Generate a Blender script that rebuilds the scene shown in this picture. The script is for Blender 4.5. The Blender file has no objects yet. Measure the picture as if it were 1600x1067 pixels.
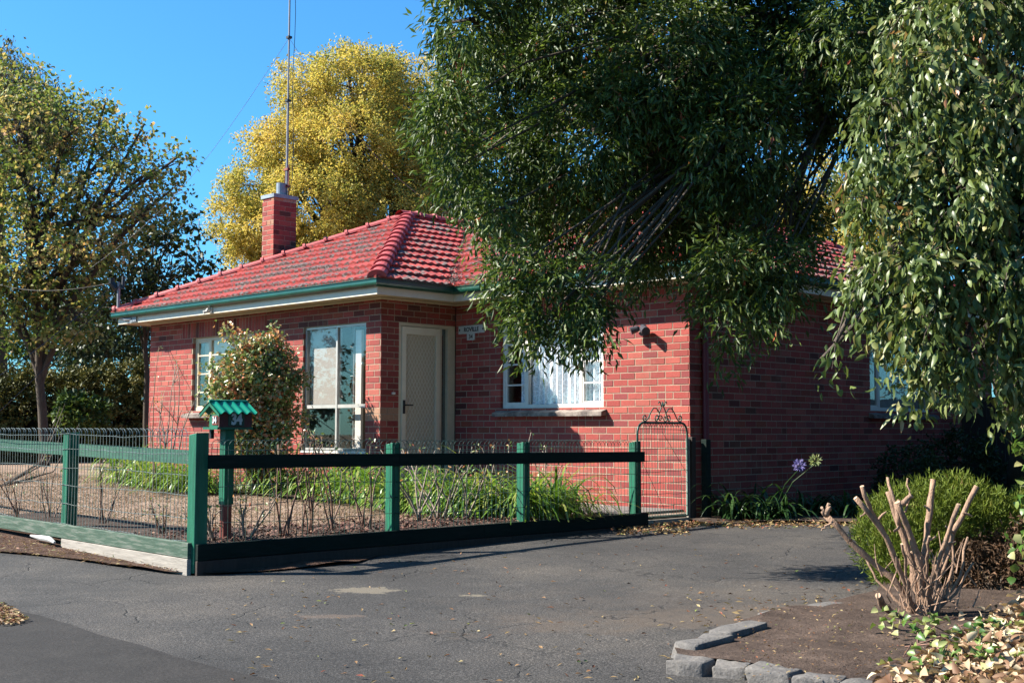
import bpy, bmesh, math, random
import numpy as np
from mathutils import Vector, Matrix, noise
rng = np.random.default_rng(7)
random.seed(7)
S = bpy.context.scene
COL = S.collection

# ------------------------------------------------------------------ camera
CAM = np.array([9.163, -12.291, 1.066])
FPX, PITCH, YAW, ROLL = 1948.2, 0.0714386, -0.7823709, 0.00288
Fv = np.array([math.sin(YAW)*math.cos(PITCH), math.cos(YAW)*math.cos(PITCH), math.sin(PITCH)])
_R = np.array([math.cos(YAW), -math.sin(YAW), 0.0]); _U = np.cross(_R, Fv)
Rv = math.cos(ROLL)*_R + math.sin(ROLL)*_U
Uv = -math.sin(ROLL)*_R + math.cos(ROLL)*_U
cam = bpy.data.cameras.new('camera'); camo = bpy.data.objects.new('camera', cam); COL.objects.link(camo)
M = Matrix(((Rv[0], Uv[0], -Fv[0], CAM[0]), (Rv[1], Uv[1], -Fv[1], CAM[1]), (Rv[2], Uv[2], -Fv[2], CAM[2]), (0, 0, 0, 1)))
camo.matrix_world = M
cam.sensor_width = 36; cam.lens = FPX/1600*36; cam.clip_start = 0.1; cam.clip_end = 2000
S.camera = camo

# ------------------------------------------------------------------ light
SUNV = Vector((-1.06, -1.0, 1.21)).normalized()
w = bpy.data.worlds.new('World'); S.world = w; w.use_nodes = True
nt = w.node_tree; bg = nt.nodes['Background']
sky = nt.nodes.new('ShaderNodeTexSky'); sky.sky_type = 'NISHITA'; sky.sun_disc = False
sky.sun_elevation = math.asin(SUNV.z); sky.sun_rotation = math.atan2(SUNV.x, SUNV.y)
sky.air_density = 1.0; sky.dust_density = 1.3; sky.ozone_density = 3.0; sky.altitude = 300
tint = nt.nodes.new('ShaderNodeMix'); tint.data_type = 'RGBA'; tint.blend_type = 'MULTIPLY'; tint.inputs[0].default_value = 1
tint.inputs[7].default_value = (.42, 1.04, 1.42, 1); nt.links.new(sky.outputs[0], tint.inputs[6])
nt.links.new(tint.outputs[2], bg.inputs[0]); bg.inputs[1].default_value = 0.0525
sl = bpy.data.lights.new('sun', 'SUN'); sl.energy = 5.0; sl.angle = math.radians(0.5); sl.color = (1.0, 0.93, 0.82)
so = bpy.data.objects.new('sun', sl); COL.objects.link(so); so.location = (-20, -20, 30)
so.rotation_euler = (-SUNV).to_track_quat('-Z', 'Y').to_euler()
S.view_settings.view_transform = 'Standard'; S.view_settings.look = 'None'
S.view_settings.exposure = 1.76; S.view_settings.gamma = 1.0; S.view_settings.use_curve_mapping = False

# ------------------------------------------------------------------ placement helpers
def at(px, py, d):
    v = Fv*FPX + Rv*(px-800) - Uv*(py-533.5)
    return CAM + v*(d/FPX)
def onz(px, py, z):
    v = Fv*FPX + Rv*(px-800) - Uv*(py-533.5)
    return CAM + v*((z-CAM[2])/v[2])
def gz(x, y):
    return 0.017*min(y, 0.0) + 0.028*min(max(-x, 0.0), 8.0)
def garden_z(x, y):
    return 0.09 + 0.013*min(max(-x, 0), 16)
def ong(px, py, f=gz):
    p = onz(px, py, 0)
    for _ in range(25): p = onz(px, py, f(p[0], p[1]))
    return p

# ------------------------------------------------------------------ object helpers
def link(o, parent=None):
    COL.objects.link(o)
    if parent is not None: o.parent = parent
    return o
def tag(o, label=None, cat=None, group=None, kind=None):
    if label: o['label'] = label
    if cat: o['category'] = cat
    if group: o['group'] = group
    if kind: o['kind'] = kind
    return o
def thing(name, label, cat, loc=(0, 0, 0), group=None):
    o = bpy.data.objects.new(name, None); link(o); o.location = loc; o.empty_display_size = .1
    return tag(o, label, cat, group)
def setmat(me, m):
    me.materials.append(m)
def obj(name, me, m=None, parent=None, loc=None):
    if m is not None and len(me.materials) == 0: setmat(me, m)
    o = bpy.data.objects.new(name, me); link(o, parent)
    if loc is not None: o.location = loc
    return o

class MB:
    """collects vertices / faces for one mesh"""
    def __init__(s): s.v = []; s.f = []; s.r = []; s.smooth = False
    def add(s, vs, fs, r=0.5):
        b = len(s.v); s.v.extend([tuple(map(float, v)) for v in vs])
        for f in fs: s.f.append(tuple(b+i for i in f)); s.r.append(r)
    def box(s, lo, hi, r=0.5, M=None):
        x0, y0, z0 = lo; x1, y1, z1 = hi
        vs = [(x0,y0,z0),(x1,y0,z0),(x1,y1,z0),(x0,y1,z0),(x0,y0,z1),(x1,y0,z1),(x1,y1,z1),(x0,y1,z1)]
        if M is not None: vs = [tuple(M @ Vector(v)) for v in vs]
        s.add(vs, [(0,3,2,1),(4,5,6,7),(0,1,5,4),(1,2,6,5),(2,3,7,6),(3,0,4,7)], r)
    def tube(s, pts, rad, n=6, r=0.5, cap=True):
        pts = [np.array(p, float) for p in pts]; k = len(pts)
        if np.isscalar(rad): rad = [rad]*k
        up = np.array([0.0, 0, 1]); rings = []; prev = None
        for i, p in enumerate(pts):
            t = pts[min(i+1, k-1)] - pts[max(i-1, 0)]; t = t/(np.linalg.norm(t)+1e-9)
            if prev is None:
                a = np.cross(t, up)
                if np.linalg.norm(a) < 0.05: a = np.cross(t, [1.0, 0, 0])
            else: a = prev - t*(prev@t)
            a /= np.linalg.norm(a)+1e-9; prev = a; b = np.cross(t, a)
            for j in range(n):
                q = 2*math.pi*j/n; rings.append(p + rad[i]*(math.cos(q)*a + math.sin(q)*b))
        fs = []
        for i in range(k-1):
            for j in range(n):
                fs.append((i*n+j, i*n+(j+1) % n, (i+1)*n+(j+1) % n, (i+1)*n+j))
        if cap: fs.append(tuple(range(n-1, -1, -1))); fs.append(tuple((k-1)*n+j for j in range(n)))
        s.add(rings, fs, r)
    def mesh(s, name, smooth=False):
        me = bpy.data.meshes.new(name); me.from_pydata(s.v, [], s.f)
        a = me.attributes.new('rnd', 'FLOAT', 'FACE'); a.data.foreach_set('value', s.r)
        if smooth: me.polygons.foreach_set('use_smooth', [True]*len(s.f))
        me.update(); return me
    def build(s, name, m, parent=None, smooth=False, loc=None, bevel=0):
        if loc is not None: s.v = [(v[0]-loc[0], v[1]-loc[1], v[2]-loc[2]) for v in s.v]
        me = s.mesh(name, smooth)
        if bevel:
            bm = bmesh.new(); bm.from_mesh(me)
            bmesh.ops.bevel(bm, geom=list(bm.edges), offset=bevel, segments=1, affect='EDGES')
            bm.to_mesh(me); bm.free()
        return obj(name, me, m, parent, loc)

def fast_mesh(name, V, F, rnd=None, smooth=False):
    me = bpy.data.meshes.new(name); n, k = F.shape
    me.vertices.add(len(V)); me.vertices.foreach_set('co', V.astype(np.float32).ravel())
    me.loops.add(n*k); me.loops.foreach_set('vertex_index', F.astype(np.int32).ravel())
    me.polygons.add(n); me.polygons.foreach_set('loop_start', np.arange(0, n*k, k, dtype=np.int32))
    if rnd is not None:
        a = me.attributes.new('rnd', 'FLOAT', 'FACE'); a.data.foreach_set('value', rnd.astype(np.float32))
    if smooth: me.polygons.foreach_set('use_smooth', np.ones(n, dtype=bool))
    me.update(calc_edges=True); return me

def unit(a): return a/(np.linalg.norm(a, axis=-1, keepdims=True)+1e-9)
def leaf_mesh(name, P, D, Nn, L, W, rnd, fold=0.25, shape='lance'):
    """one folded leaf per row: P base, D direction, Nn approximate normal"""
    D = unit(D); Sd = unit(np.cross(D, Nn)); Nn = np.cross(Sd, D)
    L = L.reshape(-1, 1); W = W.reshape(-1, 1); n = len(P)
    if shape == 'lance':      # 4 verts, 2 tris, folded along the midrib
        m = P + D*L*0.45
        V = np.stack([P, m + Sd*W/2 + Nn*W*fold, P + D*L - Nn*L*0.10, m - Sd*W/2 + Nn*W*fold], 1).reshape(-1, 3)
        b = np.arange(n)*4
        F = np.stack([np.stack([b, b+1, b+2], 1), np.stack([b, b+2, b+3], 1)], 1).reshape(-1, 3)
        return fast_mesh(name, V, F, np.repeat(rnd, 2))
    # ovate: 7 verts, 4 quads/tris -> 6 tris
    a = P + D*L*0.30; c = P + D*L*0.66 - Nn*L*0.05; t = P + D*L - Nn*L*0.18
    V = np.stack([P, a + Sd*W*.5 + Nn*W*fold, c + Sd*W*.36 + Nn*W*fold*.6, t, c - Sd*W*.36 + Nn*W*fold*.6, a - Sd*W*.5 + Nn*W*fold, a, c], 1).reshape(-1, 3)
    b = (np.arange(n)*8).reshape(-1, 1)
    tri = np.array([[0,1,6],[0,6,5],[1,2,7],[1,7,6],[5,6,7],[5,7,4],[2,3,7],[4,7,3]])
    F = (b[:, :, None] + tri[None]).reshape(-1, 3)
    return fast_mesh(name, V, F, np.repeat(rnd, 8))

# ------------------------------------------------------------------ materials
def ramp(nt, fac, stops):
    r = nt.nodes.new('ShaderNodeValToRGB'); e = r.color_ramp.elements
    while len(e) < len(stops): e.new(0.5)
    for q, (p, c) in zip(e, stops): q.position = p; q.color = (*c, 1)
    if fac is not None: nt.links.new(fac, r.inputs[0])
    return r.outputs[0]
def mixc(nt, fac, a, b, mode='MIX'):
    m = nt.nodes.new('ShaderNodeMix'); m.data_type = 'RGBA'; m.blend_type = mode
    for sck, val in ((m.inputs[0], fac), (m.inputs[6], a), (m.inputs[7], b)):
        if hasattr(val, 'is_linked') or isinstance(val, bpy.types.NodeSocket): nt.links.new(val, sck)
        elif isinstance(val, (int, float)): sck.default_value = val
        else: sck.default_value = (*val, 1)
    return m.outputs[2]
def tnoise(nt, scale, detail=4, rough=.55, coord='Object', stretch=None, dist=0):
    tc = nt.nodes.new('ShaderNodeTexCoord'); n = nt.nodes.new('ShaderNodeTexNoise')
    n.inputs['Scale'].default_value = scale; n.inputs['Detail'].default_value = detail; n.inputs['Roughness'].default_value = rough
    n.inputs['Distortion'].default_value = dist
    src = nt.nodes.new('ShaderNodeNewGeometry').outputs['Position'] if coord == 'World' else tc.outputs[coord]
    if stretch:
        mp = nt.nodes.new('ShaderNodeMapping'); mp.inputs['Scale'].default_value = stretch
        nt.links.new(src, mp.inputs[0]); src = mp.outputs[0]
    nt.links.new(src, n.inputs['Vector']); return n.outputs['Fac']
def mathn(nt, op, a, b=None, clamp=False):
    m = nt.nodes.new('ShaderNodeMath'); m.operation = op; m.use_clamp = clamp
    for i, v in enumerate((a, b)):
        if v is None: continue
        if isinstance(v, (int, float)): m.inputs[i].default_value = v
        else: nt.links.new(v, m.inputs[i])
    return m.outputs[0]
KA = .60
def basecol(nt, b, c): nt.links.new(mixc(nt, 1.0, c, (KA, KA, KA), 'MULTIPLY'), b.inputs['Base Color'])
def newmat(name):
    m = bpy.data.materials.new(name); m.use_nodes = True; nt = m.node_tree
    return m, nt, nt.nodes['Principled BSDF']
def attr(nt, name='rnd'):
    a = nt.nodes.new('ShaderNodeAttribute'); a.attribute_name = name; return a.outputs['Fac']
def bump(nt, bsdf, h, strength=.3, dist=.01):
    b = nt.nodes.new('ShaderNodeBump'); b.inputs['Strength'].default_value = strength; b.inputs['Distance'].default_value = dist
    nt.links.new(h, b.inputs['Height']); nt.links.new(b.outputs[0], bsdf.inputs['Normal'])

def m_plain(name, col, rough=.6, var=.25, scale=12, bumps=.15, metal=0, spec=.4, dirt=None, dirt_amt=.5, dscale=3, stretch=None):
    m, nt, b = newmat(name)
    n = tnoise(nt, scale, 5, stretch=stretch)
    dark = tuple(c*(1-var) for c in col); lite = tuple(min(1, c*(1+var)) for c in col)
    c = ramp(nt, n, [(0.3, dark), (0.7, lite)])
    if dirt:
        n2 = tnoise(nt, dscale, 8, .65, stretch=stretch)
        f = ramp(nt, n2, [(1-dirt_amt-.08, (0, 0, 0)), (1-dirt_amt+.08, (1, 1, 1))])
        c = mixc(nt, f, c, dirt)
    basecol(nt, b, c)
    b.inputs['Roughness'].default_value = rough; b.inputs['Metallic'].default_value = metal
    b.inputs['Specular IOR Level'].default_value = spec
    if bumps: bump(nt, b, tnoise(nt, scale*4, 6, stretch=stretch), bumps, .01)
    return m
def m_foliage(name, stops, trans=.35, rough=.45, spec=.35, hue_noise=1.0):
    m, nt, b = newmat(name)
    a = attr(nt)
    n = tnoise(nt, hue_noise, 3)
    f = mathn(nt, 'ADD', a, mathn(nt, 'MULTIPLY', mathn(nt, 'SUBTRACT', n, .5), .8), True)
    c = ramp(nt, f, [(p, tuple(q*KA for q in cc)) for p, cc in stops])
    nt.links.new(c, b.inputs['Base Color']); b.inputs['Roughness'].default_value = rough
    b.inputs['Specular IOR Level'].default_value = spec
    if trans > 0:
        t = nt.nodes.new('ShaderNodeBsdfTranslucent')
        nt.links.new(mixc(nt, .45, c, (1.0, .95, .25), 'MULTIPLY'), t.inputs[0])
        ms = nt.nodes.new('ShaderNodeMixShader'); ms.inputs[0].default_value = trans
        nt.links.new(b.outputs[0], ms.inputs[1]); nt.links.new(t.outputs[0], ms.inputs[2])
        nt.links.new(ms.outputs[0], nt.nodes['Material Output'].inputs['Surface'])
    return m

def brick_mat(name, stops):
    m, nt, b = newmat(name)
    c = ramp(nt, attr(nt), stops)
    n = tnoise(nt, 45, 5, .7, 'World')
    c = mixc(nt, .55, c, ramp(nt, n, [(.25, (.55, .52, .52)), (.6, (1.05, 1.02, 1.0)), (.8, (1.35, 1.3, 1.28))]), 'MULTIPLY')
    n2 = tnoise(nt, 1.1, 5, .6, 'World')
    c = mixc(nt, ramp(nt, n2, [(.45, (0, 0, 0)), (.75, (.5, .5, .5))]), c, (.13, .055, .045))
    n4 = tnoise(nt, 2.3, 6, .7, 'World'); c = mixc(nt, ramp(nt, n4, [(.56, (0, 0, 0)), (.72, (.4, .4, .4))]), c, (.46, .20, .15))
    basecol(nt, b, c); b.inputs['Roughness'].default_value = .85; b.inputs['Specular IOR Level'].default_value = .25
    bump(nt, b, n, .5, .004); return m
M_brick = brick_mat('red_brick', [(0, (.33, .060, .055)), (.16, (.38, .07, .06)), (.5, (.44, .082, .068)), (.8, (.50, .105, .084)), (.93, (.54, .15, .11)), (1, (.32, .065, .065))])
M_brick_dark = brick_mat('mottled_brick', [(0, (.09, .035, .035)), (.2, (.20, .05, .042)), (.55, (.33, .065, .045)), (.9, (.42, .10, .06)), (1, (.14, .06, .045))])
M_brick_pale = brick_mat('pale_brick', [(0, (.55, .26, .15)), (1, (.5, .3, .2))])
M_mortar = m_plain('mortar', (.44, .33, .24), .95, .2, 30, .3)
def tile_mat():
    m, nt, b = newmat('painted_roof_tile')
    a0 = attr(nt); eg = mathn(nt, 'GREATER_THAN', a0, 1.5); a = mathn(nt, 'SUBTRACT', a0, mathn(nt, 'MULTIPLY', eg, 2.0))
    c = ramp(nt, a, [(0, (.36, .052, .045)), (.5, (.47, .066, .055)), (1, (.55, .10, .08))])
    n = tnoise(nt, 9, 7, .7, 'World'); n2 = tnoise(nt, 1.3, 5, .6, 'World')
    lich = ramp(nt, mathn(nt, 'ADD', mathn(nt, 'ADD', mathn(nt, 'MULTIPLY', n, .66), mathn(nt, 'MULTIPLY', n2, .38)), mathn(nt, 'MULTIPLY', eg, .055)), [(.535, (0, 0, 0)), (.59, (1, 1, 1))])
    n3 = tnoise(nt, 30, 3, .6, 'World')
    lc = ramp(nt, n3, [(.35, (.07, .05, .045)), (.55, (.22, .17, .15)), (.7, (.38, .35, .33))])
    c = mixc(nt, lich, c, lc)
    basecol(nt, b, c); b.inputs['Roughness'].default_value = .6; b.inputs['Specular IOR Level'].default_value = .35
    bump(nt, b, n, .4, .006); return m
M_tile = tile_mat()
M_cap = m_plain('painted_ridge_cap', (.56, .09, .09), .6, .2, 6, .3, dirt=(.20, .11, .10), dirt_amt=.36, dscale=6)
M_white = m_plain('white_paint', (.86, .82, .75), .45, .06, 8, .05, dirt=(.5, .45, .38), dirt_amt=.3, dscale=5)
M_cream = m_plain('cream_paint', (.82, .70, .50), .5, .08, 8, .05, dirt=(.42, .30, .18), dirt_amt=.3, dscale=4)
M_soffit = m_plain('cream_soffit', (.80, .66, .44), .6, .08, 5, .05)
M_beige = m_plain('beige_door_paint', (.97, .86, .66), .4, .05, 8, .03)
M_screen = m_plain('beige_flyscreen', (.80, .66, .48), .7, .1, 60, .05)
M_green = m_plain('green_fence_paint', (.008, .155, .082), .5, .35, 14, .6, dirt=(.05, .12, .085), dirt_amt=.36, dscale=16, stretch=(1, 1, .12))
M_gutter = m_plain('green_gutter_paint', (.008, .085, .055), .3, .2, 5, .02, dirt=(.02, .05, .04), dirt_amt=.25)
M_greenroof = m_plain('green_tin', (.003, .30, .19), .35, .15, 6, .05)
M_rail = m_plain('weathered_green_rail', (.02, .12, .075), .7, .25, 6, .3, dirt=(.24, .25, .22), dirt_amt=.32, dscale=7, stretch=(1, 6, 8))
M_board = m_plain('weathered_green_board', (.045, .105, .065), .75, .3, 5, .4, dirt=(.17, .19, .155), dirt_amt=.44, dscale=5, stretch=(1, 4, 10))
M_dboard = m_plain('shade_dark_green_board', (.005, .018, .014), .7, .3, 6, .3, spec=.15, dirt=(.018, .022, .02), dirt_amt=.4, stretch=(6, 1, 8))  # near-black green paint, darkened further to deepen the driveway side's shade
M_grey = m_plain('weathered_grey_timber', (.42, .38, .33), .85, .25, 5, .5, dirt=(.2, .18, .16), dirt_amt=.35, dscale=6, stretch=(1, 4, 12))
M_dtimber = m_plain('dark_brown_timber', (.06, .038, .03), .8, .3, 6, .4, stretch=(6, 6, 1))
M_maroon = m_plain('maroon_paint', (.20, .025, .045), .45, .1, 5, .05)
M_rust = m_plain('rusty_red_metal', (.26, .06, .04), .7, .3, 10, .2)
M_wire = m_plain('galvanised_wire', (.30, .36, .34), .4, .3, 20, 0, metal=.7)
M_gwire = m_plain('green_coated_wire', (.02, .06, .05), .45, .2, 20, 0)
M_iron = m_plain('dark_green_iron', (.03, .10, .075), .5, .3, 30, .2, dirt=(.2, .26, .22), dirt_amt=.35, dscale=30)
M_conc = m_plain('concrete', (.42, .37, .31), .9, .15, 8, .3, dirt=(.22, .18, .14), dirt_amt=.4, dscale=3)
M_sill = m_plain('weathered_sill', (.34, .28, .24), .85, .2, 10, .4, dirt=(.13, .10, .09), dirt_amt=.5, dscale=7)
M_alu = m_plain('aluminium', (.62, .60, .56), .35, .08, 10, 0, metal=.25)
M_zinc = m_plain('zinc', (.30, .36, .42), .5, .2, 8, .1, metal=.2)
M_grey_metal = m_plain('grey_conduit', (.30, .32, .35), .45, .1, 8, .05)
M_black = m_plain('black_plastic', (.02, .02, .022), .4, .2, 8, .02)
M_lamp = m_plain('dark_grey_lamp', (.10, .10, .12), .25, .2, 8, .02)
M_num = m_plain('grey_number', (.62, .66, .68), .5, .05, 8, 0)
M_signw = m_plain('enamel_sign', (.72, .72, .68), .35, .06, 8, 0)
M_letter = m_plain('black_letter', (.03, .03, .03), .5, .1, 8, 0)
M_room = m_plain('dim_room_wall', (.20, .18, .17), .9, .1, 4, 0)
M_blind = m_plain('blind_fabric', (.42, .39, .35), .8, .05, 60, .05)
M_bark = m_plain('bark', (.10, .075, .055), .9, .35, 12, .6, stretch=(3, 3, .6))
M_bark_pale = m_plain('pruned_bark', (.40, .25, .165), .85, .35, 18, .8, dirt=(.20, .13, .095), dirt_amt=.4, dscale=14, stretch=(2, 2, .7))
M_cut = m_plain('cut_wood', (.62, .42, .28), .8, .15, 30, .2)
M_stem = m_plain('rose_stem', (.24, .13, .09), .7, .35, 14, .2, dirt=(.12, .17, .06), dirt_amt=.4, dscale=3)
M_stem_grey = m_plain('grey_rose_wood', (.36, .28, .22), .8, .25, 14, .3)
def m_stone():
    m, nt, b = newmat('bluestone')
    n = tnoise(nt, 7, 8, .7); n2 = tnoise(nt, 60, 3)
    c = ramp(nt, n, [(.3, (.09, .082, .08)), (.5, (.16, .148, .14)), (.7, (.25, .225, .20))])
    c = mixc(nt, .5, c, ramp(nt, n2, [(.35, (.5, .5, .5)), (.65, (1.2, 1.2, 1.2))]), 'MULTIPLY')
    basecol(nt, b, c); b.inputs['Roughness'].default_value = .9
    bump(nt, b, mathn(nt, 'ADD', n, mathn(nt, 'MULTIPLY', n2, .3)), .7, .02); return m
M_stone = m_stone()
def m_glass(name='window_glass', tint=(1, 1, 1), refl=.0):
    m = bpy.data.materials.new(name); m.use_nodes = True; nt = m.node_tree; nt.nodes.clear()
    out = nt.nodes.new('ShaderNodeOutputMaterial'); t = nt.nodes.new('ShaderNodeBsdfTransparent'); t.inputs[0].default_value = (*tint, 1)
    g = nt.nodes.new('ShaderNodeBsdfGlossy'); g.inputs['Roughness'].default_value = .015
    fr = nt.nodes.new('ShaderNodeLayerWeight'); fr.inputs[0].default_value = .5
    f = mathn(nt, 'ADD', mathn(nt, 'MULTIPLY', mathn(nt, 'POWER', fr.outputs['Facing'], 4.0), .9), refl+.05, True)
    ms = nt.nodes.new('ShaderNodeMixShader'); nt.links.new(f, ms.inputs[0]); nt.links.new(t.outputs[0], ms.inputs[1]); nt.links.new(g.outputs[0], ms.inputs[2])
    nt.links.new(ms.outputs[0], out.inputs[0]); return m
M_glass = m_glass()
def m_lace():
    m, nt, b = newmat('lace_curtain')
    tc = nt.nodes.new('ShaderNodeTexCoord')
    v = nt.nodes.new('ShaderNodeTexVoronoi'); v.inputs['Scale'].default_value = 16; v.feature = 'DISTANCE_TO_EDGE'
    mp = nt.nodes.new('ShaderNodeMapping'); mp.inputs['Scale'].default_value = (1, 1, 1); nt.links.new(tc.outputs['Object'], mp.inputs[0]); nt.links.new(mp.outputs[0], v.inputs['Vector'])
    wv = nt.nodes.new('ShaderNodeTexWave'); wv.bands_direction = 'X'; wv.inputs['Scale'].default_value = 1.6; wv.inputs['Distortion'].default_value = .3; nt.links.new(tc.outputs['Object'], wv.inputs[0])
    a = ramp(nt, v.outputs['Distance'], [(.03, (1, 1, 1)), (.10, (.72, .72, .72))])
    a2 = ramp(nt, wv.outputs['Fac'], [(.3, (0, 0, 0)), (.7, (1, 1, 1))])
    al = mathn(nt, 'MAXIMUM', a, mathn(nt, 'MULTIPLY', a2, .75))
    b.inputs['Base Color'].default_value = (.82, .86, .90, 1); b.inputs['Roughness'].default_value = .9
    nt.links.new(mathn(nt, 'MULTIPLY', al, .95), b.inputs['Alpha']); return m
M_lace = m_lace()

def m_asphalt():
    m, nt, b = newmat('asphalt')
    tc = nt.nodes.new('ShaderNodeTexCoord')
    big = tnoise(nt, .55, 6, .6); mid = tnoise(nt, 5, 6, .65); fine = tnoise(nt, 75, 4, .75)
    v = nt.nodes.new('ShaderNodeTexVoronoi'); v.inputs['Scale'].default_value = 120; nt.links.new(tc.outputs['Object'], v.inputs['Vector'])
    c = ramp(nt, big, [(.32, (.034, .033, .033)), (.5, (.058, .055, .053)), (.70, (.098, .088, .078))])
    c = mixc(nt, .6, c, ramp(nt, mid, [(.3, (.75, .75, .75)), (.7, (1.25, 1.22, 1.2))]), 'MULTIPLY')
    c = mixc(nt, .9, c, ramp(nt, fine, [(.36, (.3, .3, .3)), (.52, (1.0, 1.0, 1.0)), (.68, (3.2, 3.1, 3.0))]), 'MULTIPLY')
    # dust worn in towards the garden bed and bare patches
    def spot(x, y, rx, ry, rot, ns, edge=.25):
        mp = nt.nodes.new('ShaderNodeMapping'); mp.vector_type = 'TEXTURE'; mp.inputs['Location'].default_value = (x, y, 0); mp.inputs['Rotation'].default_value = (0, 0, rot); mp.inputs['Scale'].default_value = (rx, ry, 50)
        nt.links.new(tc.outputs['Object'], mp.inputs[0]); ln = nt.nodes.new('ShaderNodeVectorMath'); ln.operation = 'LENGTH'; nt.links.new(mp.outputs[0], ln.inputs[0])
        d = mathn(nt, 'ADD', ln.outputs['Value'], mathn(nt, 'MULTIPLY', mathn(nt, 'SUBTRACT', tnoise(nt, ns, 8, .75), .5), 3.4))
        return ramp(nt, d, [(1-edge, (1, 1, 1)), (1+edge, (0, 0, 0))])
    q = ong(575, 921); c = mixc(nt, spot(q[0], q[1], .24, .20, .6, 7, .2), c, (.18, .155, .12))
    q = ong(738, 929); c = mixc(nt, spot(q[0], q[1], .11, .06, .78, 12, .2), c, (.19, .165, .125))
    q = ong(515, 963); c = mixc(nt, mathn(nt, 'MULTIPLY', spot(q[0], q[1], .26, .08, .78, 8, .3), .45), c, (.18, .13, .10))
    q = ong(1180, 965); c = mixc(nt, mathn(nt, 'MULTIPLY', spot(q[0], q[1], 2.2, .5, .9, 2.2, .6), .42), c, (.17, .125, .09))
    q = ong(1150, 935); c = mixc(nt, mathn(nt, 'MULTIPLY', spot(q[0], q[1], 1.8, 1.1, .9, 3, .9), .2), c, (.16, .12, .09))
    # cracks
    vc = nt.nodes.new('ShaderNodeTexVoronoi'); vc.feature = 'DISTANCE_TO_EDGE'; vc.inputs['Scale'].default_value = .75
    nd = nt.nodes.new('ShaderNodeTexNoise'); nd.inputs['Scale'].default_value = 2.5; nd.inputs['Detail'].default_value = 6; nt.links.new(tc.outputs['Object'], nd.inputs['Vector'])
    vm = nt.nodes.new('ShaderNodeVectorMath'); vm.operation = 'MULTIPLY_ADD'; nt.links.new(nd.outputs['Color'], vm.inputs[0]); vm.inputs[1].default_value = (.5, .5, .5); nt.links.new(tc.outputs['Object'], vm.inputs[2])
    nt.links.new(vm.outputs[0], vc.inputs['Vector'])
    ck = ramp(nt, vc.outputs['Distance'], [(.0, (1, 1, 1)), (.011, (0, 0, 0))])
    ck = mathn(nt, 'MULTIPLY', ck, ramp(nt, tnoise(nt, .9, 3), [(.44, (0, 0, 0)), (.56, (1, 1, 1))]))
    c = mixc(nt, mathn(nt, 'MULTIPLY', ck, .75), c, (.025, .024, .023))
    basecol(nt, b, c); b.inputs['Roughness'].default_value = .88; b.inputs['Specular IOR Level'].default_value = .3
    h = mathn(nt, 'SUBTRACT', mathn(nt, 'ADD', mathn(nt, 'MULTIPLY', v.outputs['Distance'], .6), mathn(nt, 'MULTIPLY', fine, .6)), mathn(nt, 'MULTIPLY', ck, 1.5))
    bump(nt, b, h, .8, .006); return m
M_asphalt = m_asphalt()
M_asphalt_new = None
def m_ground(name, stops, scale, rough=.95, b_s=.8, b_d=.02, sc2=60):
    m, nt, b = newmat(name)
    n = tnoise(nt, scale, 8, .7); n2 = tnoise(nt, sc2, 4, .7)
    c = ramp(nt, n, stops); c = mixc(nt, .7, c, ramp(nt, n2, [(.3, (.45, .45, .45)), (.55, (1.05, 1.05, 1.05)), (.75, (1.7, 1.65, 1.55))]), 'MULTIPLY')
    basecol(nt, b, c); b.inputs['Roughness'].default_value = rough; b.inputs['Specular IOR Level'].default_value = .15
    bump(nt, b, mathn(nt, 'ADD', n, n2), b_s, b_d); return m
M_asphalt_new = m_ground('dark_asphalt', [(.3, (.038, .036, .036)), (.55, (.052, .049, .048)), (.75, (.074, .068, .064))], 3, sc2=60, b_d=.006)
M_soil = m_ground('bark_mulch_soil', [(.3, (.06, .042, .034)), (.55, (.12, .085, .068)), (.75, (.21, .15, .12))], 5)
M_verge = m_ground('brown_verge_soil', [(.3, (.06, .032, .022)), (.55, (.12, .07, .05)), (.75, (.20, .12, .085))], 6)
M_lawn = m_ground('dry_lawn', [(.3, (.22, .14, .10)), (.5, (.36, .25, .185)), (.7, (.48, .36, .28))], 3, sc2=35)
M_earth = m_ground('parched_ground', [(.3, (.10, .09, .045)), (.5, (.17, .14, .07)), (.7, (.24, .20, .11))], .6)

# ------------------------------------------------------------------ ground
def sheet(name, xs, ys, zf, m, mask=None, kind='structure'):
    V = []; idx = {}; F = []
    for j, y in enumerate(ys):
        for i, x in enumerate(xs): idx[i, j] = len(V); V.append((x, y, zf(x, y)))
    for j in range(len(ys)-1):
        for i in range(len(xs)-1):
            if mask is None or mask((xs[i]+xs[i+1])/2, (ys[j]+ys[j+1])/2): F.append((idx[i, j], idx[i+1, j], idx[i+1, j+1], idx[i, j+1]))
    me = bpy.data.meshes.new(name); me.from_pydata(V, [], F); me.update()
    me.polygons.foreach_set('use_smooth', [True]*len(F))
    o = obj(name, me, m)
    if kind: o['kind'] = kind
    return o
sheet('ground', [-400, -60, -20, -8, 0, 60, 400], [-400, -60, 0, 60, 400], lambda x, y: gz(x, max(y, -60)) - .035, M_earth)
# asphalt driveway: outside the fence line
def asph_z(x, y):
    return gz(x, y) + .012*(noise.noise(Vector((x*.45, y*.45, 3))))*min(1, max(0, x))
xs = list(np.arange(-24, 0, 1.0)) + [0.06] + list(np.arange(.5, 24.1, .5)); ys = list(np.arange(-26, -7, .5)) + [-6.84, -6.5] + list(np.arange(-6, 2.1, .5))
sheet('driveway', xs, ys, asph_z, M_asphalt, lambda x, y: (x > .06 or y < -6.84) and not (x > .06 and y > -.4 + (x-.55)*1.3) )
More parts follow.
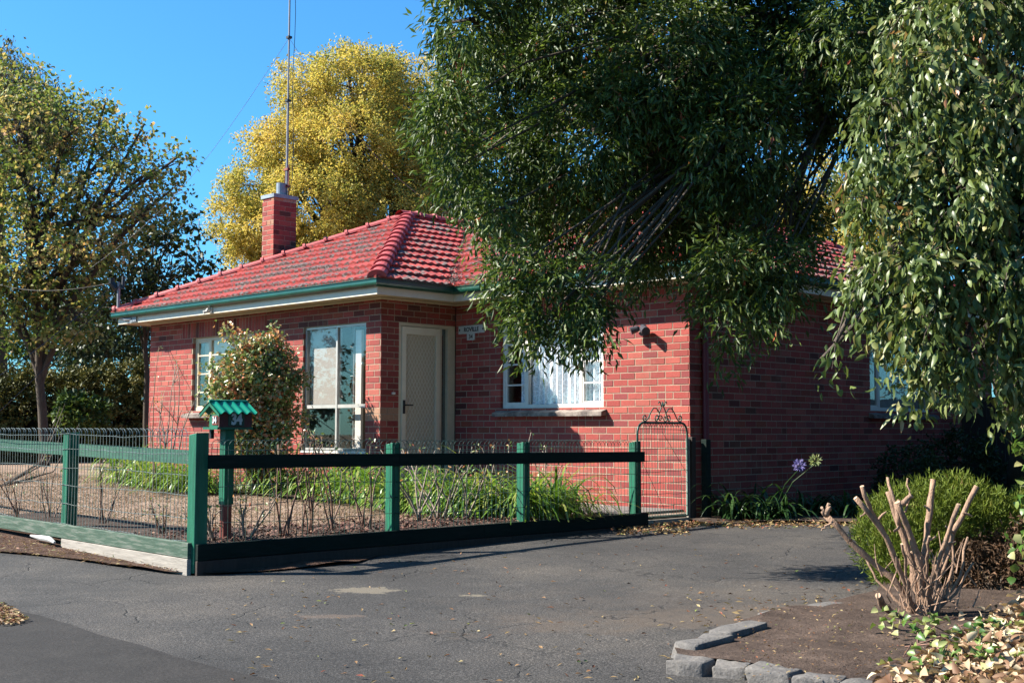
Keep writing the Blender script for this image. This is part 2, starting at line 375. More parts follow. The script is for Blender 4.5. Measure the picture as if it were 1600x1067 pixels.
# the newer strip of darker seal in the near left corner
qa, qb, qc = ong(55, 962), ong(430, 1067), ong(-160, 905)
dv = unit((qb-qa)[:2]); nv = np.array([-dv[1], dv[0]])
if ((CAM[:2]-qa[:2]) @ nv) < 0: nv = -nv
mb = MB(); A0 = qa[:2]-dv*9; edge = []
for i in range(61):
    p = A0+dv*(i*.5); j = .02*math.sin(i*2.3)+.025*math.sin(i*.9+1); edge.append(p+nv*j)
V = [(p[0], p[1], asph_z(p[0], p[1])+.006) for p in edge]+[(p[0]+nv[0]*8, p[1]+nv[1]*8, gz(*(p+nv*8))+.014) for p in edge]
mb.add(V, [(i, i+1, i+62, i+61) for i in range(60)]); o = mb.build('road_patch', M_asphalt_new); o['kind'] = 'structure'
# verge of bare soil along the left fence
def strip(name, pts, z, m, n=10, hgt=0.0):
    bm = bmesh.new()
    vs = [bm.verts.new((p[0], p[1], 0)) for p in pts]; bm.faces.new(vs)
    bmesh.ops.triangulate(bm, faces=bm.faces[:]); bmesh.ops.subdivide_edges(bm, edges=bm.edges[:], cuts=n, use_grid_fill=True)
    for v in bm.verts: v.co.z = z(v.co.x, v.co.y) + (hgt*noise.noise(v.co*2.2) if hgt else 0)
    bmesh.ops.recalc_face_normals(bm, faces=bm.faces[:])
    for f in bm.faces:
        if f.normal.z < 0: f.normal_flip()
        f.smooth = True
    me = bpy.data.meshes.new(name); bm.to_mesh(me); bm.free(); o = obj(name, me, m); o['kind'] = 'structure'; return o
vp = [ong(-260, 850), ong(0, 864), ong(90, 872), ong(170, 884), ong(260, 897), ong(330, 899), ong(430, 893), ong(560, 880)]
strip('verge', [(-10, -6.72)] + [(p[0], p[1]) for p in vp] + [(.12, -4.9), (.0, -6.72)], lambda x, y: gz(x, y)+.022, M_verge, 8, .02)
# garden: dry lawn inside the fence
xs = list(np.arange(-30, -.3, .6)) + [-.0]; ys = [-6.74] + list(np.arange(-6.4, 1.1, .5)) + list(np.arange(1.5, 26, 1.0))
sheet('lawn', xs, ys, lambda x, y: garden_z(x, y) + .015*noise.noise(Vector((x, y, 0))), M_lawn)
# planting soil along fence and house
strip('garden_bed', [(-4.0, -6.72), (.03, -6.72), (.03, -2.6), (-.75, -2.6), (-1.0, -5.0), (-1.3, -5.9), (-4.0, -6.1)], lambda x, y: garden_z(x, y)+.03, M_soil, 6, .015)
strip('garden_bed', [(-10.5, -1.40), (-4.3, -1.40), (-4.2, -.02), (-2.0, -.02), (-1.9, -1.6), (-3.6, -2.6), (-10.5, -2.4)], lambda x, y: garden_z(x, y)+.035, M_soil, 6, .015)
strip('footpath', [(.04, -2.1), (.04, -.005), (-1.85, -.005), (-1.9, -1.2), (-1.4, -2.2)], lambda x, y: .085+.028*max(0, -x), M_conc, 3)
# side bed at the end of the driveway, in the house's shade
sbp = [ong(1104, 820), ong(1200, 818), ong(1330, 818), ong(1600, 826), ong(1900, 840)]
strip('garden_bed', [(.02, -.12), (.02, 22)] + [(14, 22), (14, sbp[-1][1])] + [(p[0], p[1]) for p in reversed(sbp)], lambda x, y: gz(x, y)+.03, M_soil, 8, .03)
# near right bed, edged with bluestone
bp = [(1052, 1022), (1110, 1005), (1160, 985), (1230, 962), (1300, 948), (1370, 935), (1390, 905), (1420, 880), (1600, 862), (1900, 870), (2100, 1000), (2100, 1120), (1800, 1110), (1500, 1092), (1330, 1078), (1230, 1062), (1130, 1048), (1060, 1040)]
bedp = [ong(*p) for p in bp]
def bed_z(x, y): return gz(x, y) + .055
strip('garden_bed', [(p[0], p[1]) for p in bedp], bed_z, M_soil, 12, .03)

# ------------------------------------------------------------------ the house
WALL_TOP = 2.905
FX0, FX1, FY, YB = -10.53, -4.217, -1.394, 8.52
house = thing('brick_house', 'single storey red brick house with red tiled hip roof and chimney', 'house', (0, 0, 0))
brick_variants = {}
def vmesh(key, L, H, D, rv, mat_):
    k = (round(L, 3), round(H, 3), round(D, 3), rv, mat_.name)
    if k not in brick_variants:
        mb = MB(); j = lambda: random.uniform(-.0012, .0012)
        b = .003
        vs = [(b+j(), 0, b+j()), (L-b+j(), 0, b+j()), (L-b+j(), 0, H-b+j()), (b+j(), 0, H-b+j()),
              (0, b, 0), (L, b, 0), (L, b, H), (0, b, H), (0, D, 0), (L, D, 0), (L, D, H), (0, D, H)]
        mb.add(vs, [(0,1,2,3), (0,4,5,1), (1,5,6,2), (2,6,7,3), (3,7,4,0), (4,8,9,5), (5,9,10,6), (6,10,11,7), (7,11,8,4)], rv/7)
        me = mb.mesh('brick'); setmat(me, mat_); brick_variants[k] = me
    return brick_variants[k]
def add_brick_to(mb, T, L, H, D, r):
    b = .003; j = lambda: random.uniform(-.0012, .0012)
    vs = [(b+j(), 0, b), (L-b+j(), 0, b+j()), (L-b, 0, H-b+j()), (b, 0, H-b), (0, b, 0), (L, b, 0), (L, b, H), (0, b, H), (0, D, 0), (L, D, 0), (L, D, H), (0, D, H)]
    mb.add([tuple(T @ Vector(v)) for v in vs], [(0,1,2,3), (0,4,5,1), (1,5,6,2), (2,6,7,3), (3,7,4,0), (4,8,9,5), (5,9,10,6), (6,10,11,7), (7,11,8,4)], r)
CH, BL, MJ = .086, .24, .0115
def brick_wall(label, origin, ang, length, z0, z1, openings, soldiers=(), single=None, dark=None, pale=None, thick=.11, off=0.0, parent=None, name='wall'):
    """ang: direction of u about z; outward normal is to the right of u (-y when ang = 0)"""
    T0 = Matrix.Translation(origin) @ Matrix.Rotation(ang, 4, 'Z')
    # mortar body split round the openings
    us = sorted({.012, length-.012} | {a for o_ in openings for a in o_[:2]}); zs = sorted({z0, z1} | {a for o_ in openings for a in o_[2:4]})
    mb = MB()
    for a, b in zip(us[:-1], us[1:]):
        for c, d in zip(zs[:-1], zs[1:]):
            um, zm = (a+b)/2, (c+d)/2
            if any(o_[0] < um < o_[1] and o_[2] < zm < o_[3] for o_ in openings): continue
            e = .004
            a2 = a + (e if any(abs(a-o_[1]) < 1e-6 and o_[2] < zm < o_[3] for o_ in openings) else 0)
            b2 = b - (e if any(abs(b-o_[0]) < 1e-6 and o_[2] < zm < o_[3] for o_ in openings) else 0)
            mb.box((a2, .004, c), (b2, thick-.004, d), M=T0)
    wall = mb.build(name, M_mortar, parent or house)
    if label: wall['label'] = label
    rest = {}; count = 0
    def put(T, L, H, r, m):
        nonlocal count
        if single is not None and single(T):
            rv = int(r*7.99) if m is M_brick else int(r*7.99)
            o = bpy.data.objects.new('brick', vmesh('b', L, H, thick, rv, m)); link(o, wall); o.matrix_local = T; count += 1
        else:
            add_brick_to(rest.setdefault(m.name, MB()), T, L, H, thick, r)
    mats = {m.name: m for m in (M_brick, M_brick_dark, M_brick_pale)}
    ncourse = int(math.ceil((z1-z0)/CH - 1e-6))
    for i in range(ncourse):
        za = z0+i*CH+MJ/2; zb = min(z0+(i+1)*CH-MJ/2, z1)
        if zb-za < .02: continue
        zm = z0+(i+.5)*CH
        cuts = sorted([(o_[0], o_[1]) for o_ in openings if o_[2] < zm < o_[3]] + [(s[0], s[1]) for s in soldiers if s[2] < zm < s[2]+3*CH])
        ivs = []; cur = 0.003
        for a, b in cuts:
            if a > cur: ivs.append((cur, a if any(abs(a-s[0]) < 1e-6 for s in soldiers) is False else a-MJ/2))
            cur = max(cur, b)
        if cur < length-.003: ivs.append((cur, length-.003))
        x = -BL + (BL/2 if i % 2 else 0) + off
        while x < length:
            a, b = x+MJ/2, x+BL-MJ/2
            if random.random() < .06: # header pair
                parts_ = [(a, a+.11), (a+.12, b)]
            else: parts_ = [(a, b)]
            for a_, b_ in parts_:
                for c, d in ivs:
                    p, q = max(a_, c), min(b_, d)
                    if q-p > .03:
                        m = M_brick; r = random.random()**.9
                        if dark and dark(p, zm): m = M_brick_dark
                        if pale and pale(p, zm): m = M_brick_pale
                        T = T0 @ Matrix.Translation((p, random.uniform(-.0018, .0018), za)) @ Matrix.Rotation(random.uniform(-.004, .004), 4, 'Y')
                        put(T, round(q-p, 3), round(zb-za, 3), r, m)
            x += BL
    for s in soldiers:
        x = s[0]
        while x < s[1]-.05:
            T = T0 @ Matrix.Translation((x+MJ/2, random.uniform(-.002, .002), s[2]+MJ/2))
            put(T, CH-MJ, 3*CH-MJ, random.random(), M_brick_dark if random.random() < .55 else M_brick)
            x += CH
    for k, mb in rest.items():
        o = mb.build('brickwork', mats[k], wall); o['kind'] = 'stuff'
    return wall, count
# facade A (left wing), openings in u = X-FX0
def uA(x): return x-FX0
W1 = (-9.13, -7.33); W2 = (-6.03, -4.55)
wallA, nA = brick_wall('left front wall with two windows', (FX0, FY, 0), 0, FX1-FX0, 0, WALL_TOP,
    [(uA(W1[0]), uA(W1[1]), 16*CH, 30*CH), (uA(W2[0]), uA(W2[1]), 9*CH, 30*CH)],
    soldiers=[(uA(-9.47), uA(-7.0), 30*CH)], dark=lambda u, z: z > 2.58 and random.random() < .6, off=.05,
    pale=lambda u, z: u > uA(-4.6) and 1.2 < z < 1.38)
wallP, nP = brick_wall('narrow porch wall round the front door', (FX1, FY, 0), math.pi/2, -FY, 0, WALL_TOP,
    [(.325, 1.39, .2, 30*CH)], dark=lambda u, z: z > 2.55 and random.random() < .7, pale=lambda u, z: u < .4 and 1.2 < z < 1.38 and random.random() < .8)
WB = (-3.28, -1.385)
wallB, nB = brick_wall('right front wall with the lace curtained window', (FX1, 0, 0), 0, -FX1, 0, WALL_TOP,
    [(WB[0]-FX1, WB[1]-FX1, 16*CH, 30*CH)], soldiers=[(-3.66-FX1, -1.0-FX1, 30*CH)],
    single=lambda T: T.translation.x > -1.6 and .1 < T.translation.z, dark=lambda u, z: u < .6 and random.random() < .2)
WS = (4.38, 6.3)
wallS, nS = brick_wall('side wall beside the driveway', (0, 0, 0), math.pi/2, YB, 0, WALL_TOP, [(WS[0], WS[1], 16*CH, 30*CH)],
    dark=lambda u, z: random.random() < .15, off=.1)
brick_wall('plain rear wall', (0, YB, 0), math.pi, 10.53, 0, WALL_TOP, [])
brick_wall('far side wall', (FX0, YB, 0), -math.pi/2, YB-FY, 0, WALL_TOP, [])
print('bricks single', nA, nP, nB, nS)
# rooms behind the glass
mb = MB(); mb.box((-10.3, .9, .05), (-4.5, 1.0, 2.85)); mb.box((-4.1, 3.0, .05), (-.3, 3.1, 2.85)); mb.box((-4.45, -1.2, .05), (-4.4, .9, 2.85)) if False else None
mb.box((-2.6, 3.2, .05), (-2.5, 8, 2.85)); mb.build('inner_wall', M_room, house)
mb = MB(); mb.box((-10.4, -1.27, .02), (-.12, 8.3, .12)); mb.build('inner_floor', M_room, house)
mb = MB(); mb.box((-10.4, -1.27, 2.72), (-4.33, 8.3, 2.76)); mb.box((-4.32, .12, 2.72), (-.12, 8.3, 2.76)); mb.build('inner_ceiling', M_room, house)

# ---- eaves
OUT = [(FX0, FY), (FX1, FY), (FX1, 0), (0, 0), (0, YB), (FX0, YB)]
def offs(d):
    r = []; n = len(OUT)
    for i in range(n):
        p0, p1, p2 = OUT[i-1], OUT[i], OUT[(i+1) % n]
        a = unit(np.array(p1)-p0); b = unit(np.array(p2)-p1)
        na = np.array([a[1], -a[0]]); nb = np.array([b[1], -b[0]])
        r.append(tuple(np.array(p1)+na*d+nb*d))
    return r
def sweep(name, prof, m, parent, closed_prof=True):
    """prof: list of (outward distance, z)"""
    rings = [offs(d) for d, z in prof]; n = len(OUT); k = len(prof); mb = MB()
    vs = [(rings[j][i][0], rings[j][i][1], prof[j][1]) for i in range(n) for j in range(k)]
    fs = []
    for i in range(n):
        for j in range(k if closed_prof else k-1):
            a = i*k+j; b = i*k+(j+1) % k; c = ((i+1) % n)*k+(j+1) % k; d = ((i+1) % n)*k+j
            fs.append((a, d, c, b))
    mb.add(vs, fs); return mb.build(name, m, parent)
EZ = 3.06; OV = .46; TAN = .475
roof_mb = MB()
def hip(x0, x1, y0, y1): return None
ex0, ex1, ey0, ey1 = FX0-OV, 0+OV, 0-OV, YB+OV
wy = FY-OV; wx = FX1+OV
half = (ey1-ey0)/2
RL = (ex0+half, ey0+half); RR = (ex1-half, ey0+half)
wh = (wx-ex0)/2; AP = (ex0+wh, wy+wh); VT = (ex0+wh, ey0+(wx-(ex0+wh)))   # valley top
def rz(d): return EZ + TAN*d
P3 = lambda p, d: (p[0], p[1], rz(d))
planes = []
roof_base = MB(); dz = -.035
def rp(pts): roof_base.add([(a, b, c+dz) for a, b, c in pts], [tuple(range(len(pts)))])
eA = [(ex0, wy), (wx, wy)]
rp([P3((ex0, wy), 0), P3((wx, wy), 0), P3(AP, wh)])
rp([P3((wx, wy), 0), P3((wx, ey0), 0), P3(VT, wh), P3(AP, wh)])
rp([P3((wx, ey0), 0), P3((ex1, ey0), 0), P3(RR, half), P3(RL, half), P3(VT, wh)])
rp([P3((ex1, ey0), 0), P3((ex1, ey1), 0), P3(RR, half)])
rp([P3((ex1, ey1), 0), P3((ex0, ey1), 0), P3(RL, half), P3(RR, half)])
rp([P3((ex0, ey1), 0), P3((ex0, wy), 0), P3(AP, wh), P3(VT, wh), P3(RL, half)])
M_sark = m_plain('dark_sarking', (.10, .03, .03), .9, .2, 5, 0)
roof = roof_base.build('roof', M_sark, house)
sweep('soffit', [(.112-.112-.0+.0, 2.906), (.372, 2.900), (.372, 2.925), (0, 2.93)], M_soffit, house)
sweep('fascia', [(.374, 2.885), (.398, 2.885), (.398, 3.03), (.374, 3.03)], m_plain('fascia_paint', (.86, .78, .63), .45, .06, 8, .05, dirt=(.6, .5, .38), dirt_amt=.3, dscale=4), house)
sweep('soffit_bead', [(.002, 2.875), (.028, 2.885), (.028, 2.899), (.002, 2.899)], M_cream, house)
sweep('gutter', [(.400, 2.985), (.455, 2.985), (.485, 3.005), (.495, 3.03), (.492, 3.072), (.505, 3.078), (.505, 3.086), (.482, 3.084), (.478, 3.02), (.45, 3.0), (.400, 3.0)], M_gutter, house)

# ---- roof tiles
TW, TL, TROW = .30, .385, .325
def tile_geo():
    n = 9; V = []; F = []
    prof = [(TW*i/(n-1),   .010+.026*(.5-.5*math.cos(2*math.pi*2*i/(n-1)))) for i in range(n)]
    for (x, z) in prof: V.append((x, 0, z+.048))
    for (x, z) in prof: V.append((x, TL, z-.004))
    for (x, z) in prof: V.append((x, 0, -.002))
    for (x, z) in prof: V.append((x, .07, z+.044-.04*.07/TL))
    for i in range(n-1):
        F.append((i, i+1, 3*n+i+1, 3*n+i)); F.append((2*n+i, 2*n+i+1, i+1, i))
    ne = len(F)
    for i in range(n-1): F.append((3*n+i, 3*n+i+1, n+i+1, n+i))
    F.append((0, 3*n, 2*n)); F.append((n-1, 3*n-1, 4*n-1))
    return V, F, ne
TV, TF, NE = tile_geo()
def add_tile(mb, V, r):
    b = len(mb.v); mb.v.extend([tuple(v) for v in V])
    for i, f in enumerate(TF): mb.f.append(tuple(b+q for q in f)); mb.r.append(r+(2 if i < NE else 0))
tile_meshes = []
for k in range(6):
    mb = MB(); add_tile(mb, TV, (k+.5)/6); me = mb.mesh('roof_tile'); setmat(me, M_tile); tile_meshes.append(me)
rest_tiles = MB(); n_tiles = 0
def in_poly(p, poly, eps=0):
    n = len(poly)
    for i in range(n):
        a, b = poly[i], poly[(i+1) % n]
        if (b[0]-a[0])*(p[1]-a[1])-(b[1]-a[1])*(p[0]-a[0]) < eps: return False
    return True
def tile_plane(poly, e0, e1, singles, maxrow=99):
    """poly CCW plan polygon, e0->e1 eave edge"""
    global n_tiles
    e0 = np.array(e0); e1 = np.array(e1); u = unit(e1-e0); nrm = np.array([-u[1], u[0]]); L = np.linalg.norm(e1-e0)
    cs = 1/math.sqrt(1+TAN*TAN); sn = TAN*cs
    ax = Vector((u[0], u[1], 0)); ay = Vector((nrm[0]*cs, nrm[1]*cs, sn)); az = ax.cross(ay)
    polys = [(np.array(poly[i]), np.array(poly[(i+1) % len(poly)])) for i in range(len(poly))]
    vmax = max((np.array(p)-e0)@nrm for p in poly); vmin = 0
    umin = min((np.array(p)-e0)@u for p in poly); umax = max((np.array(p)-e0)@u for p in poly)
    rows = int(vmax/(TROW*cs))+1
    for j in range(rows):
        s = j*TROW - (.01 if j == 0 else 0); off = -(0.0 if j % 2 else TW/2)
        i0 = int(math.floor(umin/TW))-1
        for i in range(i0, int(umax/TW)+2):
            x = i*TW+off
            o3 = Vector((e0[0], e0[1], EZ-.0))+ax*x+ay*s
            T = Matrix.Translation(o3) @ Matrix((( ax.x, ay.x, az.x, 0), (ax.y, ay.y, az.y, 0), (ax.z, ay.z, az.z, 0), (0, 0, 0, 1)))
            T = T @ Matrix.Translation((random.uniform(-.003, .003), random.uniform(-.006, .006), random.uniform(-.002, .002))) @ Matrix.Rotation(random.uniform(-.008, .008), 4, 'Z')
            cor = [T @ Vector(c) for c in ((0, .004, 0), (TW, .004, 0), (TW, TL-.03, 0), (0, TL-.03, 0))]
            ins = [in_poly((c.x, c.y), poly) if not (j == 0) else in_poly((c.x+nrm[0]*.04, c.y+nrm[1]*.04), poly) for c in cor]
            cen = T @ Vector((TW/2, TL/2, 0)); k = random.randrange(6)
            if all(ins):
                if singles:
                    o = bpy.data.objects.new('roof_tile', tile_meshes[k]); link(o, roof); o.matrix_local = T; n_tiles += 1
                else: add_tile(rest_tiles, [tuple(T @ Vector(v)) for v in TV], (k+.5)/6)
            else:
                # clip against the polygon edges other than the eave
                bm = bmesh.new(); vs = [bm.verts.new(T @ Vector(v)) for v in TV]
                for f in TF: bm.faces.new([vs[q] for q in f])
                for a, b in polys:
                    d = unit(b-a)
                    if abs(d@u) > .999 and abs((a-e0)@nrm) < .01: continue
                    inn = Vector((-d[1], d[0], 0))
                    if not bm.verts: break
                    bmesh.ops.bisect_plane(bm, geom=bm.verts[:]+bm.edges[:]+bm.faces[:], plane_co=(a[0], a[1], 0), plane_no=inn, clear_inner=True, clear_outer=False)
                if len(bm.faces) >= 3:
                    area = sum(f.calc_area() for f in bm.faces)
                    if area > .02:
                        bm.verts.ensure_lookup_table(); bm.verts.index_update()
                        V = [tuple(v.co) for v in bm.verts]; F = [tuple(v.index for v in f.verts) for f in bm.faces]
                        if singles and area > .05:
                            m2 = MB(); m2.add(V, F, (k+.5)/6); m2.build('roof_tile', M_tile, roof); n_tiles += 1
                        else: rest_tiles.add(V, F, (k+.5)/6)
                bm.free()
tile_plane([(wx, wy), (wx, ey0), VT, AP], (wx, wy), (wx, ey0), True)
print('tiles', n_tiles)
tile_plane([(ex0, wy), (wx, wy), AP], (ex0, wy), (wx, wy), True)
print('tiles', n_tiles)
tile_plane([(wx, ey0), (ex1, ey0), RR, RL, VT], (wx, ey0), (ex1, ey0), False)
tile_plane([(ex1, ey0), (ex1, ey1), RR], (ex1, ey0), (ex1, ey1), False)
tile_plane([(ex1, ey1), (ex0, ey1), RL, RR], (ex1, ey1), (ex0, ey1), False)
tile_plane([(ex0, ey1), (ex0, wy), AP, VT, RL], (ex0, ey1), (ex0, wy), False)
o = rest_tiles.build('roof_tiles', M_tile, roof); o['kind'] = 'stuff'
# ridge and hip capping
def cap_mesh():
    mb = MB(); n = 8; L = .43
    rows = [(0, .132, .018), (.045, .132, .018), (.05, .117, .008), (L, .110, 0)]
    vs = []
    for y, r, dz_ in rows:
        for i in range(n+1):
            q = math.pi*i/n; vs.append((math.cos(q)*r, y, math.sin(q)*r*.72+dz_-.015))
    fs = []
    for k in range(3):
        for i in range(n): fs.append((k*(n+1)+i, k*(n+1)+i+1, (k+1)*(n+1)+i+1, (k+1)*(n+1)+i))
    fs.append(tuple(range(n, -1, -1)))
    mb.add(vs, fs); me = mb.mesh('ridge_cap'); setmat(me, M_cap); return me
capm = cap_mesh()
def caps(a, b, start=.02):
    a = Vector(a); b = Vector(b); d = (b-a); L = d.length; d.normalize()
    sd = d.cross(Vector((0, 0, 1))).normalized(); up = sd.cross(d)
    s = start
    while s < L-.1:
        p = a+d*s
        T = Matrix.Translation(p) @ Matrix(((sd.x, d.x, up.x, 0), (sd.y, d.y, up.y, 0), (sd.z, d.z, up.z, 0), (0, 0, 0, 1))) @ Matrix.Rotation(random.uniform(-.02, .02), 4, 'Z') @ Matrix.Rotation(random.uniform(-.03, .03), 4, 'Y')
        o = bpy.data.objects.new('ridge_cap', capm); link(o, roof); o.matrix_local = T; s += .385
z_ = .045
lift = lambda p, d: (p[0], p[1], rz(d)+z_)
caps(lift((ex0, wy), 0), lift(AP, wh)); caps(lift((wx, wy), 0), lift(AP, wh)); caps(lift(VT, wh), lift(AP, wh))
caps(lift((ex1, ey0), 0), lift(RR, half)); caps(lift((ex1, ey1), 0), lift(RR, half)); caps(lift(RL, half), lift(RR, half)); caps(lift(VT, wh), lift(RL, half)); caps(lift((ex0, ey1), 0), lift(RL, half))
# starter caps fanned at the two front hip ends
for (hx, hy) in ((wx, wy), (ex1, ey0)):
    mb = MB(); c = Vector((hx-.02, hy+.02, EZ+.10)); top = Vector((hx-.22, hy+.22, EZ+.20)); n = 9; vs = [tuple(top)]
    for i in range(n):
        q = -math.pi/2-.25 + (math.pi/2+.5)*i/(n-1); r = .15 + (.02 if i % 2 else 0)
        vs.append((hx-.13+math.cos(q)*r*1.1, hy+.13+math.sin(q)*r*1.1, EZ+.045+(.02 if i % 2 else 0)))
    mb.add(vs, [(0, i+1, i+2) for i in range(n-1)]); mb.build('hip_starter', M_cap, roof)
# valley iron with trapped leaves
mb = MB(); a = Vector((wx, ey0, EZ-.0)); b = Vector((VT[0], VT[1], rz(wh)))
sd = Vector((1, 1, 0)).normalized()*.10
mb.add([tuple(a-sd+Vector((0, 0, .05))), tuple(a+Vector((0, 0, .015))), tuple(a+sd+Vector((0, 0, .05))), tuple(b-sd+Vector((0, 0, .05))), tuple(b+Vector((0, 0, .015))), tuple(b+sd+Vector((0, 0, .05)))], [(0, 1, 4, 3), (1, 2, 5, 4)])
mb.build('valley_iron', M_cap, roof)
n = 900; t = rng.random(n)**2.2; P = np.array(a)+(np.array(b)-np.array(a))*t[:, None]+rng.normal(0, .06, (n, 3))*(1.6-t[:, None]); P[:, 2] = np.abs(P[:, 2]-(a.z+(b.z-a.z)*t))*.7+(a.z+(b.z-a.z)*t)+.03
me = leaf_mesh('valley_litter', P, rng.normal(size=(n, 3)), rng.normal(size=(n, 3)), rng.uniform(.03, .06, n), rng.uniform(.008, .02, n), rng.random(n))
M_litter = m_foliage('grey_brown_litter', [(0, (.10, .07, .06)), (.5, (.22, .17, .15)), (1, (.34, .29, .27))], 0, .8)
o = obj('leaf_litter', me, M_litter, roof); o['kind'] = 'stuff'

# ---- chimney
cx1, cy0, cw, cd_ = -9.0, .07, .36, .48
chim_top = 5.13
chimney, _ = brick_wall(None, (cx1-cw, cy0, 3.7), 0, cw, 0, chim_top-3.7, [], pale=lambda u, z: random.random() < .14, single=lambda T: T.translation.z > .3, thick=.2, name='chimney', off=.03, dark=lambda u, z: random.random() < .1)
for (org, an, ln) in (((cx1, cy0, 3.7), math.pi/2, cd_), ((cx1, cy0+cd_, 3.7), math.pi, cw), ((cx1-cw, cy0+cd_, 3.7), -math.pi/2, cd_)):
    T0 = Matrix.Translation(org) @ Matrix.Rotation(an, 4, 'Z'); mb = MB(); mb.box((.006, .007, 0), (ln-.006, .1, chim_top-3.7), M=T0)
    mb.build('chimney_core', M_mortar, chimney)
    for i in range(int((chim_top-3.7)/CH)):
        x = -BL+(BL/2 if i % 2 else 0)
        while x < ln:
            p, q = max(x+MJ/2, .003), min(x+BL-MJ/2, ln-.003)
            if q-p > .03:
                T = T0 @ Matrix.Translation((p, random.uniform(-.002, .002), i*CH+MJ/2))
                o = bpy.data.objects.new('brick', vmesh('c', round(q-p, 3), .076, .09, random.randrange(8), M_brick_dark if random.random() < .25 else M_brick)); link(o, chimney); o.matrix_local = T
            x += BL
mb = MB(); mb.box((cx1-cw-.02, cy0-.02, chim_top), (cx1+.02, cy0+cd_+.02, chim_top+.065)); mb.build('chimney_cap', M_zinc, chimney)
mb = MB(); mb.tube([(cx1-.14, cy0+.24, chim_top+.06), (cx1-.14, cy0+.24, chim_top+.29)], .085, 18); mb.build('flue_pipe', M_zinc, chimney, smooth=False)

# ---- windows
def window(label, T, wd, z0, z1, cols, rows_for, frame_m, fr=.05, depth=.06, bar=.022):
    """cols: list of (u0,u1,[z bars]); local x along wall, y into the wall"""
    mb = MB()
    mb.box((0, 0, z0), (wd, depth, z0+fr), M=T); mb.box((0, 0, z1-fr), (wd, depth, z1), M=T)
    mb.box((0, .001, z0+fr), (fr, depth-.001, z1-fr), M=T); mb.box((wd-fr, .001, z0+fr), (wd, depth-.001, z1-fr), M=T)
    for c in cols[:-1]: mb.box((c[1]-fr*.5, .002, z0+fr), (c[1]+fr*.5, depth-.002, z1-fr), M=T)
    fo = mb.build('window', frame_m, house); fo['label'] = label
    for (u0, u1, bars, sash) in cols:
        a = fr if u0 <= 0 else u0+fr*.5; b = wd-fr if u1 >= wd else u1-fr*.5
        lo, hi = z0+fr, z1-fr
        if sash:
            m2 = MB(); s_ = .03
            m2.box((a, .008, lo), (a+s_, .045, hi), M=T); m2.box((b-s_, .008, lo), (b, .045, hi), M=T); m2.box((a+s_, .009, lo), (b-s_, .044, lo+s_), M=T); m2.box((a+s_, .009, hi-s_), (b-s_, .044, hi), M=T)
            m2.build('sash', frame_m, fo); a += s_; b -= s_; lo += s_; hi -= s_
        edges = [lo]+list(bars)+[hi]
        for zb in bars:
            m2 = MB(); m2.box((a, .010, zb-bar/2), (b, .043, zb+bar/2), M=T); m2.build('glazing_bar', frame_m, fo)
        for c, d in zip(edges[:-1], edges[1:]):
            c2 = c+(bar/2 if c in bars else 0); d2 = d-(bar/2 if d in bars else 0)
            m2 = MB(); m2.box((a, .024, c2), (b, .028, d2), M=T); m2.build('pane', M_glass, fo)
    return fo
def curtain(T, u0, u1, z0, z1, y, m, parent, name='curtain', amp=.025, wl=.11):
    mb = MB(); n = int((u1-u0)/.012); vs = []
    for i in range(n+1):
        u = u0+(u1-u0)*i/n; yy = y+amp*math.sin(u*2*math.pi/wl)+amp*.4*math.sin(u*2*math.pi/.047)
        vs += [(u, yy, z0), (u, yy, z1)]
    vs = [tuple(T @ Vector(v)) for v in vs]
    mb.add(vs, [(2*i, 2*i+2, 2*i+3, 2*i+1) for i in range(n)])
    return mb.build(name, m, parent, smooth=True)
def sill(T, wd, z, parent, m, pr=.07, ends=.06):
    mb = MB(); n = max(2, int((wd+2*ends)/.235)); L = (wd+2*ends)/n
    for i in range(n):
        a = -ends+i*L
        vs = [(a+.002, -pr-.03, z-.115), (a+L-.002, -pr-.03, z-.115), (a+L-.002, -pr-.03, z-.062), (a+.002, -pr-.03, z-.062),
              (a+.002, .075, z-.10), (a+L-.002, .075, z-.10), (a+L-.002, .075, z-.006), (a+.002, .075, z-.006)]
        m2 = MB(); m2.add([tuple(T @ Vector(v)) for v in vs], [(0,1,2,3), (3,2,6,7), (0,4,5,1), (1,5,6,2), (0,3,7,4), (4,7,6,5)], random.random())
        m2.build('sill', m, parent)
T = Matrix.Translation((W1[0], FY+.055, 0)); wd = W1[1]-W1[0]
zb = [1.376+(2.58-1.376)*k/4+.005 for k in (1, 2, 3)]
f1 = window('pale window with small panes half hidden by the rose bush', T, wd, 1.378, 2.578, [(0, .46, zb, True), (.46, wd-.46, [zb[2]], False), (wd-.46, wd, zb, True)], None, M_cream)
sill(Matrix.Translation((W1[0], FY, 0)), wd, 1.376, f1, M_sill, .1, .1)
curtain(T, .5, wd-.1, 1.4, 2.0, .25, M_lace, f1); mb = MB(); mb.box((.06, .14, 1.98), (wd-.06, .145, 2.55), M=T); mb.build('roller_blind', M_cream, f1)
T = Matrix.Translation((W2[0], FY+.04, 0)); wd = W2[1]-W2[0]
f2 = window('tall aluminium window of four panes', T, wd, .776, 2.578, [(0, .76, [1.41], False), (.76, wd, [1.41], False)], None, M_alu, .035, .07, .05)
mb = MB(); mb.box((.04, .074, 1.44), (.79, .078, 2.54), M=T); mb.build('roller_blind', M_blind, f2)
mb = MB(); mb.box((1.00, .16, .15), (1.13, .20, 2.5), M=T); mb.box((-.03, -.05, .74), (wd+.02, .03, .774), M=T); mb.build('inner_door_frame', M_white, f2)
T = Matrix.Translation((WB[0], .05, 0)); wd = WB[1]-WB[0]
zb = [1.70, 1.985, 2.265]
fB = window('white window with lace curtains and six small side panes', T, wd, 1.378, 2.578, [(0, .47, zb, True), (.47, wd-.44, [], False), (wd-.44, wd, zb, True)], None, M_white)
